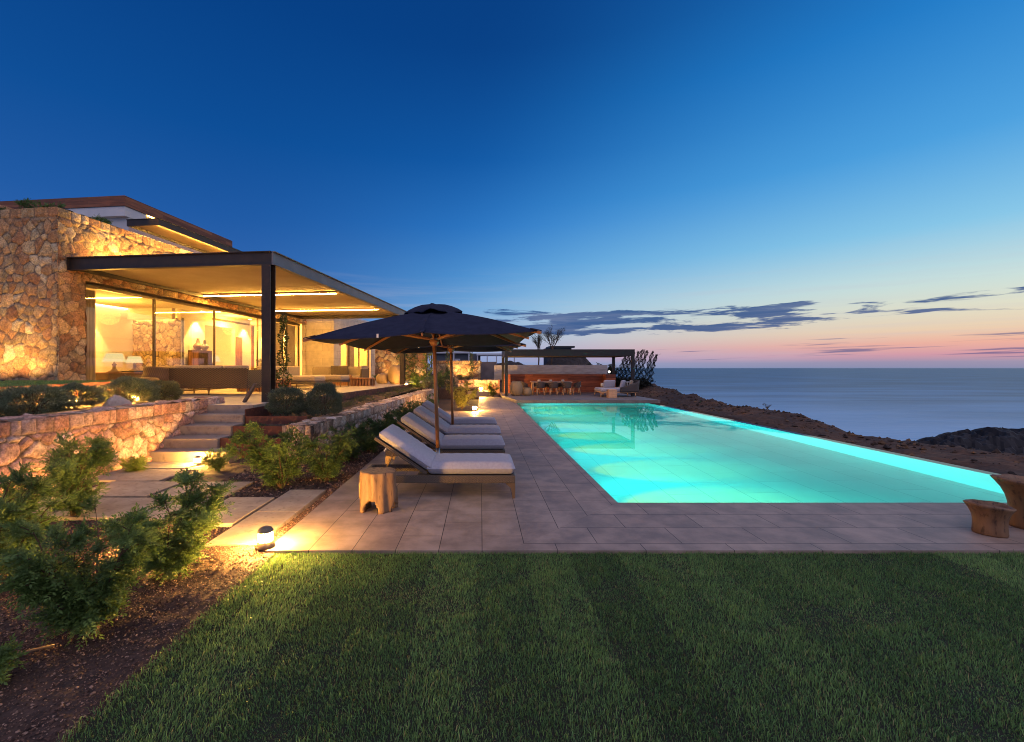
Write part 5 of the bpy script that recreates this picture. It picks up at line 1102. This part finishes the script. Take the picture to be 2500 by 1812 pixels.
# ------------------------------------------------------------------ planting
LD, LL = lin(56, 83, 42), lin(116, 142, 72)
def shrub(name, label, x, y, z, h, wd, seed, nf=1100, group=None, c1=LD, c2=LL, leaf=.031, cat='shrub', spread=.55, stems=12, pairs=5):
    rng = np.random.default_rng(seed); t_ = thing(name, label, cat, (x, y, z), 0, group); b = MB(); segs = []
    for i in range(stems):
        a = rng.uniform(0, 6.283); out = rng.uniform(.25, 1)**.7*wd*.46; top = h*rng.uniform(.62, .98)*(1-.25*(out/(wd*.5))**2)
        p = [Vector((0.02*math.cos(a), .02*math.sin(a), 0))]
        for f_ in (.25, .5, .75, 1): p.append(Vector((out*math.cos(a)*f_**1.3+rng.normal(0, .015), out*math.sin(a)*f_**1.3+rng.normal(0, .015), top*f_**.9)))
        b.tube(p, [.009*h+.003, .007*h+.002, .006*h, .004*h, .002*h], 6, False)
        for m_ in range(13):
            f_ = rng.uniform(.08, 1); k = min(int(f_*4), 3); q = p[k].lerp(p[k+1], f_*4-k); aa = a+rng.normal(0, 1.2); d = Vector((math.cos(aa), math.sin(aa), rng.uniform(.05, 1.0))).normalized(); l = h*rng.uniform(.08, .20)*(1.15-.5*f_)
            e = q+d*l; b.tube([q, q.lerp(e, .5)+Vector((0, 0, .012*h)), e], [.0035*h, .003*h, .0015*h], 4, False); segs.append((q, e))
    b.build('stems', MT['bark'], t_)
    Sa = np.array([tuple(p) for p, q in segs]); Sb = np.array([tuple(q) for p, q in segs]); i = rng.integers(0, len(segs), nf); f_ = rng.uniform(.15, 1.05, nf)[:, None]
    base_ = Sa[i]*(1-f_)+Sb[i]*f_; D = unit(unit(Sb[i]-Sa[i])*.9+rng.normal(0, .75, (nf, 3))+np.array([0, 0, .25])); Lf = rng.uniform(.055, .10, nf)*(leaf/.030)
    N = unit(rng.normal(0, .6, (nf, 3))+np.array([0, 0, 1.0])); S = unit(np.cross(D, N))
    Cs, Ds, Ns, Ls = [], [], [], []
    cl = []; shade = np.clip(.5+.5*np.sin(base_[:, 0]*9+seed)*np.cos(base_[:, 1]*8+base_[:, 2]*7), 0, 1)*.6+.4*rng.uniform(0, 1, nf)
    for j in range(pairs):
        t_j = (j+.6)/pairs
        for sg in (1, -1):
            Cs.append(base_+D*(Lf*t_j)[:, None]-np.array([0, 0, 1.0])*(Lf*.25*t_j**2)[:, None]); Ds.append(unit(D*.55+S*sg*(.95-.3*t_j)+rng.normal(0, .12, (nf, 3)))); Ns.append(N+rng.normal(0, .25, (nf, 3))); Ls.append(leaf*rng.uniform(.75, 1.2, nf)*(1-.25*t_j)); cl.append(shade)
    Cs.append(base_+D*Lf[:, None]-np.array([0, 0, 1.0])*(Lf*.25)[:, None]); Ds.append(D); Ns.append(N); Ls.append(leaf*rng.uniform(.8, 1.2, nf)); cl.append(shade)
    Ls = np.concatenate(Ls); Vd, Fd = diamonds(np.concatenate(Cs), np.concatenate(Ds), np.concatenate(Ns), Ls, Ls*.42, .5); k = np.concatenate(cl)[:, None]
    cc = np.array(c1[:3])*(1-k)+np.array(c2[:3])*k; cc = cc*rng.uniform(.75, 1.25, len(k))[:, None]
    npmesh('foliage', Vd, [Fd], MT['leaf'], t_, np.repeat(cc, 4, 0)); return t_
gp = 'leafy shrubs of the front garden'
shrub('mastic_shrub', 'large leafy shrub front left on bare gravel, nearest to the lawn', -2.42, 2.80, -.04, .94, .95, 1, 2513, gp)
shrub('mastic_shrub', 'middle leafy shrub left of the nearest bollard lamp', -2.48, 3.62, -.04, .88, .82, 2, 2217, gp)
shrub('mastic_shrub', 'leafy shrub at the left picture edge in front of the pink wall', -3.75, 3.45, -.04, 1.02, 1.10, 3, 2513, gp)
shrub('mastic_shrub', 'tall leafy shrub standing right before the pink wall', -4.55, 5.05, -.04, 1.02, .80, 4, 1922, gp)
shrub('mastic_shrub', 'light green leafy shrub at the end of the grey garden wall', -2.80, 6.35, -.04, 1.06, 1.50, 5, 2513, gp, c2=lin(124, 150, 66))
shrub('mastic_shrub', 'lower leafy shrub between the light green one and the loungers', -2.28, 6.7, -.04, .85, 1.0, 6, 1478, gp)
shrub('mastic_shrub', 'low leafy seedling at the very bottom left', -2.62, 2.32, -.04, .22, .34, 7, 191, gp, stems=3)
shrub('mastic_shrub', 'small bright tuft at the foot of the pink wall by the steps', -5.55, 7.25, -.04, .30, .42, 8, 383, gp, c2=lin(140, 158, 60))
shrub('mastic_shrub', 'small shrub beside the step bollard lamp', -4.35, 7.45, -.04, .34, .55, 9, 471, gp)
shrub('mastic_shrub', 'sprawling low shrub behind the tall one, at the left picture edge', -4.7, 4.2, -.04, .55, .9, 10, 1034, gp)
gp = 'dark shrubs along the grey garden wall'
for i, (x_, y_, h_, w_) in enumerate(((-2.35, 8.1, .62, .9), (-2.25, 9.1, .58, .9), (-2.25, 10.1, .60, 1.0), (-2.15, 11.3, .58, 1.0), (-2.05, 12.6, .62, 1.1), (-1.95, 14.0, .66, 1.2), (-1.9, 15.6, .7, 1.2))):
    shrub('wall_shrub', ('nearest dark shrub along the grey wall, behind the back of the nearest lounger', 'second dark shrub along the grey wall', 'third dark shrub along the grey wall', 'fourth dark shrub along the grey wall', 'fifth dark shrub along the grey wall, level with the second lounger back', 'sixth dark shrub along the grey wall', 'last dark shrub along the grey wall')[i], x_, y_, -.04, h_*1.15, w_*1.1, 20+i, 1500, gp, c1=lin(40, 62, 34), c2=lin(80, 108, 58), leaf=.03)
shrub('broom_shrub', 'big feathery shrub glowing behind the far loungers', -.75, 18.6, -.04, 1.18, 1.75, 40, 2200, None, c1=lin(84, 92, 44), c2=lin(140, 138, 70), leaf=.034, stems=12)
shrub('broom_shrub', 'small glowing shrub beside the left pavilion post', .72, 26.0, -.02, .95, .85, 41, 800, None, c1=lin(70, 88, 40), c2=lin(124, 134, 62), leaf=.04, stems=9)
gp = 'shrubs of the far terrace bed'
shrub('bed_shrub', 'bushy shrub right of the far terrace bollard lamp', -3.2, 22.5, .5, .8, 1.2, 42, 800, gp, leaf=.04); shrub('bed_shrub', 'tall bushy shrub in front of the lit boundary wall', -2.4, 26.8, .46, 1.2, 1.6, 43, 1000, gp, leaf=.045)
shrub('bed_shrub', 'olive shrub before the boundary wall between the parasol poles', -1.05, 28.6, .46, 1.25, 1.6, 44, 900, gp, c1=lin(86, 84, 50), c2=lin(128, 122, 78), leaf=.045); shrub('bed_shrub', 'bright lit shrub at the foot of the tall stone wall', -3.9, 28.2, .46, 1.0, 1.2, 45, 800, gp, c2=lin(140, 160, 60), leaf=.045)
shrub('bed_shrub', 'low shrub at the far end of the villa behind the small basket', -5.45, 24.2, .86, .55, .9, 46, 600, gp, leaf=.035)

def ball(name, label, x, y, z, rx, rz, seed, n=9000, group=None, c1=lin(84, 98, 70), c2=lin(136, 146, 112), ll=.045):
    rng = np.random.default_rng(seed); t_ = thing(name, label, 'round shrub', (x, y, z), 0, group)
    D = unit(rng.normal(0, 1, (n, 3))); D[:, 2] = np.where(D[:, 2] < -.8, -D[:, 2], D[:, 2]); rr = rng.uniform(.62, 1.0, n)**.6; lump = 1+.15*np.sin(D[:, 0]*5+seed)*np.sin(D[:, 1]*6+1)+.09*np.sin(D[:, 2]*8+seed*2); rr = rr*np.where(rng.uniform(0, 1, n) > .93, rng.uniform(1.0, 1.16, n), 1)
    P_ = D*(rr*lump)[:, None]*np.array([rx, rx, rz])*.96*np.where(D[:, 2:] < 0, [1.06, 1.06, 1], 1)+np.array([0, 0, rz*.94]); dd = unit(D+rng.normal(0, .55, (n, 3))+np.array([0, 0, .25]))
    Vd, Fd = diamonds(P_, dd, rng.normal(0, 1, (n, 3)), ll*rng.uniform(.6, 1.3, n), .0105*rng.uniform(.7, 1.4, n)); npmesh('foliage', Vd, [Fd], MT['leaf'], t_, leaf_cols(n, rng, c1, c2))
    b = MB()
    for k in range(14): d = unit(rng.normal(0, 1, (1, 3)))[0]; d[2] = abs(d[2]); b.tube([(0, 0, .0), (d[0]*rx*.4, d[1]*rx*.4, rz*.7+d[2]*.1), (d[0]*rx*.8, d[1]*rx*.8, rz+d[2]*rz*.75)], [.012, .008, .004], 5, False)
    b.build('stems', MT['bark'], t_)
gp = 'round clipped shrubs'
ball('round_shrub', 'wide round shrub nearest on the left above the pink wall', -6.92, 7.0, .92, .43, .225, 1, 12000, gp); ball('round_shrub', 'smaller round shrub behind the nearest one above the pink wall', -7.15, 7.95, .92, .36, .235, 2, 10000, gp)
ball('round_shrub', 'widest round shrub above the pink wall, before the wicker pouf', -7.12, 9.15, .92, .50, .265, 3, 14000, gp); ball('round_shrub', 'thin lit round shrub merging into the widest one', -6.95, 9.85, .92, .36, .225, 4, 9000, gp, c2=lin(140, 138, 90))
ball('round_shrub', 'round shrub at the foot of the veranda column with the climber', -4.28, 9.95, .55, .40, .36, 5, 13000, gp, c1=lin(70, 84, 68), c2=lin(112, 126, 102)); ball('round_shrub', 'round shrub right of the climber, under the raised terrace', -3.50, 10.1, .55, .40, .38, 6, 13000, gp, c1=lin(70, 84, 68), c2=lin(112, 126, 102))
ball('round_shrub', 'far small round shrub left of the front parasol pole', -2.55, 22.2, .62, .33, .30, 7, 5000, gp); ball('round_shrub', 'far round shrub half behind the front parasol pole', -1.75, 24.0, .5, .42, .40, 8, 5000, gp, c1=lin(50, 62, 46), c2=lin(86, 98, 72))
def climber(name, label, x, y, z, h, r0, r1, seed, n=900, lean=(0, 0), group=None, c1=lin(46, 64, 34), c2=lin(90, 112, 54), ll=.07, cat='climbing plant'):
    rng = np.random.default_rng(seed); t_ = thing(name, label, cat, (x, y, z), 0, group); f_ = rng.uniform(0, 1, n)**1.15; a = rng.uniform(0, 6.283, n); r_ = (r0*(1-f_)+r1*f_)*np.sqrt(rng.uniform(.1, 1, n))*(.75+.5*np.sin(f_*31+seed))
    cx = lean[0]*f_**1.8; cy = lean[1]*f_**1.8
    P_ = np.stack([cx+r_*np.cos(a), cy+r_*np.sin(a), f_*h], 1); D = unit(np.stack([np.cos(a), np.sin(a), rng.normal(-.15, .5, n)], 1)+rng.normal(0, .35, (n, 3)))
    Vd, Fd = diamonds(P_, D, rng.normal(0, 1, (n, 3)), ll*rng.uniform(.6, 1.3, n), ll*.42*rng.uniform(.7, 1.2, n)); npmesh('foliage', Vd, [Fd], MT['leaf'], t_, leaf_cols(n, rng, c1, c2))
    b = MB(); q = np.linspace(0, 1, 9); b.tube([(lean[0]*k**1.8+.02*math.sin(k*17), lean[1]*k**1.8+.02*math.cos(k*13), k*h) for k in q], .012, 6, False)
    for j in range(5): k = rng.uniform(.75, 1); e = rng.uniform(.1, .28); b.tube([(lean[0]*k**1.8, lean[1]*k**1.8, k*h), (lean[0]*k**1.8+e*.5*rng.normal(), e*.3, k*h+e*.6), (lean[0]*k**1.8+e*rng.normal()+lean[0]*.1, e*.4, k*h+e*.8)], .005, 4, False)
    b.build('stems', MT['bark'], t_)
climber('climbing_plant', 'slender climber on a wire right of the veranda column', -4.82, 11.0, .55, 2.42, .24, .035, 3, 1500)
gp = 'wind bent climbers at the cliff edge'
rl = ('first wind bent dark climber, at the left of the cliff row', 'second wind bent dark climber from the left of the cliff row', 'third wind bent dark climber from the left of the cliff row', 'dark climber right behind the pavilion front right post', 'fifth wind bent dark climber, just right of the pavilion post', 'sixth wind bent dark climber, in the middle of the open row', 'seventh wind bent dark climber, second from the sea', 'last wind bent dark climber, nearest to the sea')
for i in range(8):
    climber('bent_climber', rl[i], 10.15+.335*i, 33.2+.12*(i % 3), .35-.02*i, (2.2, 2.35, 2.5, 2.6, 2.75, 2.7, 2.65, 2.45)[i], .23, .085, 50+i, 2400, (.55, 0), gp, lin(26, 30, 22), lin(46, 50, 34), .075)
gp = 'climbers on the boundary wall'
climber('wall_climber', 'broad dark climber on the tall lit stone wall', -5.0, 29.2, .5, 2.9, .42, .38, 70, 1700, (0, 0), gp, ll=.11); climber('wall_climber', 'thin climber on the tall stone wall right of the terrace column', -4.35, 29.2, .5, 2.8, .3, .25, 71, 900, (0, 0), gp, ll=.11)
climber('wall_climber', 'bright yellow lit climber beside the end of the tall stone wall', -3.45, 28.9, .5, 2.8, .42, .3, 72, 1500, (.15, 0), gp, c1=lin(96, 112, 44), c2=lin(150, 160, 64), ll=.11); climber('wall_climber', 'narrow dark climber left on the long boundary wall', -2.3, 31.3, .5, 2.6, .14, .10, 73, 420, (0, 0), gp, ll=.1)
climber('wall_climber', 'narrow dark climber at the right end of the long boundary wall', -.62, 31.3, .5, 2.6, .16, .10, 74, 420, (0, 0), gp, ll=.1)
for (x_, y_, z_, e_, lb) in ((-3.75, 28.3, .47, 60, 'garden spotlight shining up the yellow lit climber'), (-5.6, 28.6, .47, 40, 'garden spotlight shining up the tall stone wall'), (-1.3, 30.4, .47, 70, 'garden spotlight at the foot of the long boundary wall')):
    o = MB().lathe([(.06, 0), (.06, .08), (.04, .082)], 14).build('garden_spotlight', MT['black']); o.location = (x_, y_, z_); props(o, lb, 'spotlight', 'garden spotlights')
    ld = bpy.data.lights.new('spotlight', 'SPOT'); ld.energy = e_*7; ld.color = (1, .62, .20); ld.spot_size = R(95); ld.spot_blend = .6; ld.shadow_soft_size = .03
    lo = bpy.data.objects.new('spotlight', ld); C.objects.link(lo); lo.parent = o; lo.location = (0, 0, .1); lo.rotation_euler = Vector((.1, .45, 1)).to_track_quat('-Z', 'Y').to_euler()
# low ground cover in the terrace bed, along its slope
def cover(name, n, area, zf, seed, c1, c2, ll=.03):
    rng = np.random.default_rng(seed); px_, py_ = area(rng, n); k = fbm(px_*2.2, py_*1.6, seed, 3); keep = k > .40; px_, py_, k = px_[keep], py_[keep], k[keep]; n = len(px_)
    P_ = np.stack([px_, py_, zf(px_, py_)+rng.uniform(0, 1, n)*(k-.36)*.75], 1); D = unit(rng.normal(0, 1, (n, 3))+np.array([0, 0, .7])); Vd, Fd = diamonds(P_, D, rng.normal(0, 1, (n, 3)), ll*rng.uniform(.7, 1.6, n), ll*.35*rng.uniform(.7, 1.4, n))
    return props(npmesh(name, Vd, [Fd], MT['leaf'], None, leaf_cols(n, rng, c1, c2)), None, None, None, 'stuff')
def ar_cov(rng, n):
    q = rng.uniform(10.6, 22.5, n); return -4.35+.075*(q-10.6)+rng.uniform(-.28, .62, n), q
cover('ground_cover', 26000, ar_cov, lambda a, b: st_soil(a, b)+.04, 5, lin(62, 70, 46), lin(104, 106, 74), .035)
def ar_tier(rng, n): return rng.uniform(-4.8, -3.75, n), rng.uniform(8.5, 9.6, n)
cover('tier_planting', 5000, ar_tier, st_soil, 6, lin(44, 56, 36), lin(78, 92, 60), .035)
# roof plants, far bushes
gp = 'shrubs on the villa roof edge'
shrub('roof_shrub', 'dark shrub at the left of the stone parapet on the roof', *L(-3.35, .55), 5.5, .55, 1.3, 80, 800, gp, leaf=.04); shrub('roof_shrub', 'taller dark shrub nearer the house corner on the roof', *L(-1.55, .5), 5.5, .66, 1.2, 81, 900, gp, leaf=.04)
shrub('roof_shrub', 'small sprig on the stone parapet under the timber fascia', *L(-.35, 1.0), 5.5, .34, .6, 82, 150, gp, leaf=.045, stems=4)
gp = 'dark bushes beyond the pavilion'
shrub('dark_bush', 'spiky dark bush behind the concrete wall', 8.8, 35.5, .8, 1.35, 1.5, 83, 900, gp, c1=lin(40, 46, 30), c2=lin(66, 70, 44), leaf=.07); shrub('dark_bush', 'round dark bush right behind the pavilion rear post', 10.1, 35.5, .4, 1.7, 1.9, 84, 1600, gp, c1=lin(30, 40, 28), c2=lin(52, 62, 40), leaf=.07, stems=14)
shrub('dark_bush', 'low dark bush left of the wind bent climbers', 9.75, 33.0, .3, .8, 1.3, 85, 900, gp, c1=lin(26, 30, 22), c2=lin(44, 48, 32), leaf=.07); shrub('dark_bush', 'dense dark undergrowth at the foot of the wind bent climbers', 11.3, 32.9, .2, .75, 2.9, 86, 2400, gp, c1=lin(24, 28, 20), c2=lin(40, 44, 30), leaf=.08, stems=16)
shrub('dry_twig', 'tiny dry twig bush on the bank beyond the pool', 13.0, 20.4, -.2, .30, .5, 87, 30, None, c1=lin(90, 70, 50), c2=lin(110, 90, 64))
o = MB().lathe([(.05, 0), (.05, .30), (.02, .31)], 10).build('post', MT['black']); GL = thing('globe_lamp', 'small white globe lamp right of the concrete wall', 'lamp', (9.0, 31.5, 1.0)); o.parent = GL
MB().lathe([(.0001, .31), (.07, .34), (.085, .40), (.06, .46), (.0001, .48)], 16).build('globe', emit('globe', (1, .9, .8), 3), GL)
# irrigation hose in the front bed, boulder above the wall
o = MB().tube([(-3.3, 2.35, -.01), (-2.95, 2.45, .0), (-2.7, 2.58, .005), (-2.55, 2.7, -.01)], .008, 8).build('hose', mat('hose_tan', lin(130, 104, 80), rough=.6)); props(o, 'thin brown irrigation hose crossing the gravel at bottom left', 'hose')
mound('boulder', 'pale boulder behind the pink wall between the round shrubs', -6.72, 8.35, .93, .26, .22, .20, 9, mat('pale_rock', lin(196, 176, 156), lin(170, 148, 130), rough=.9, scale=4), 'boulder')
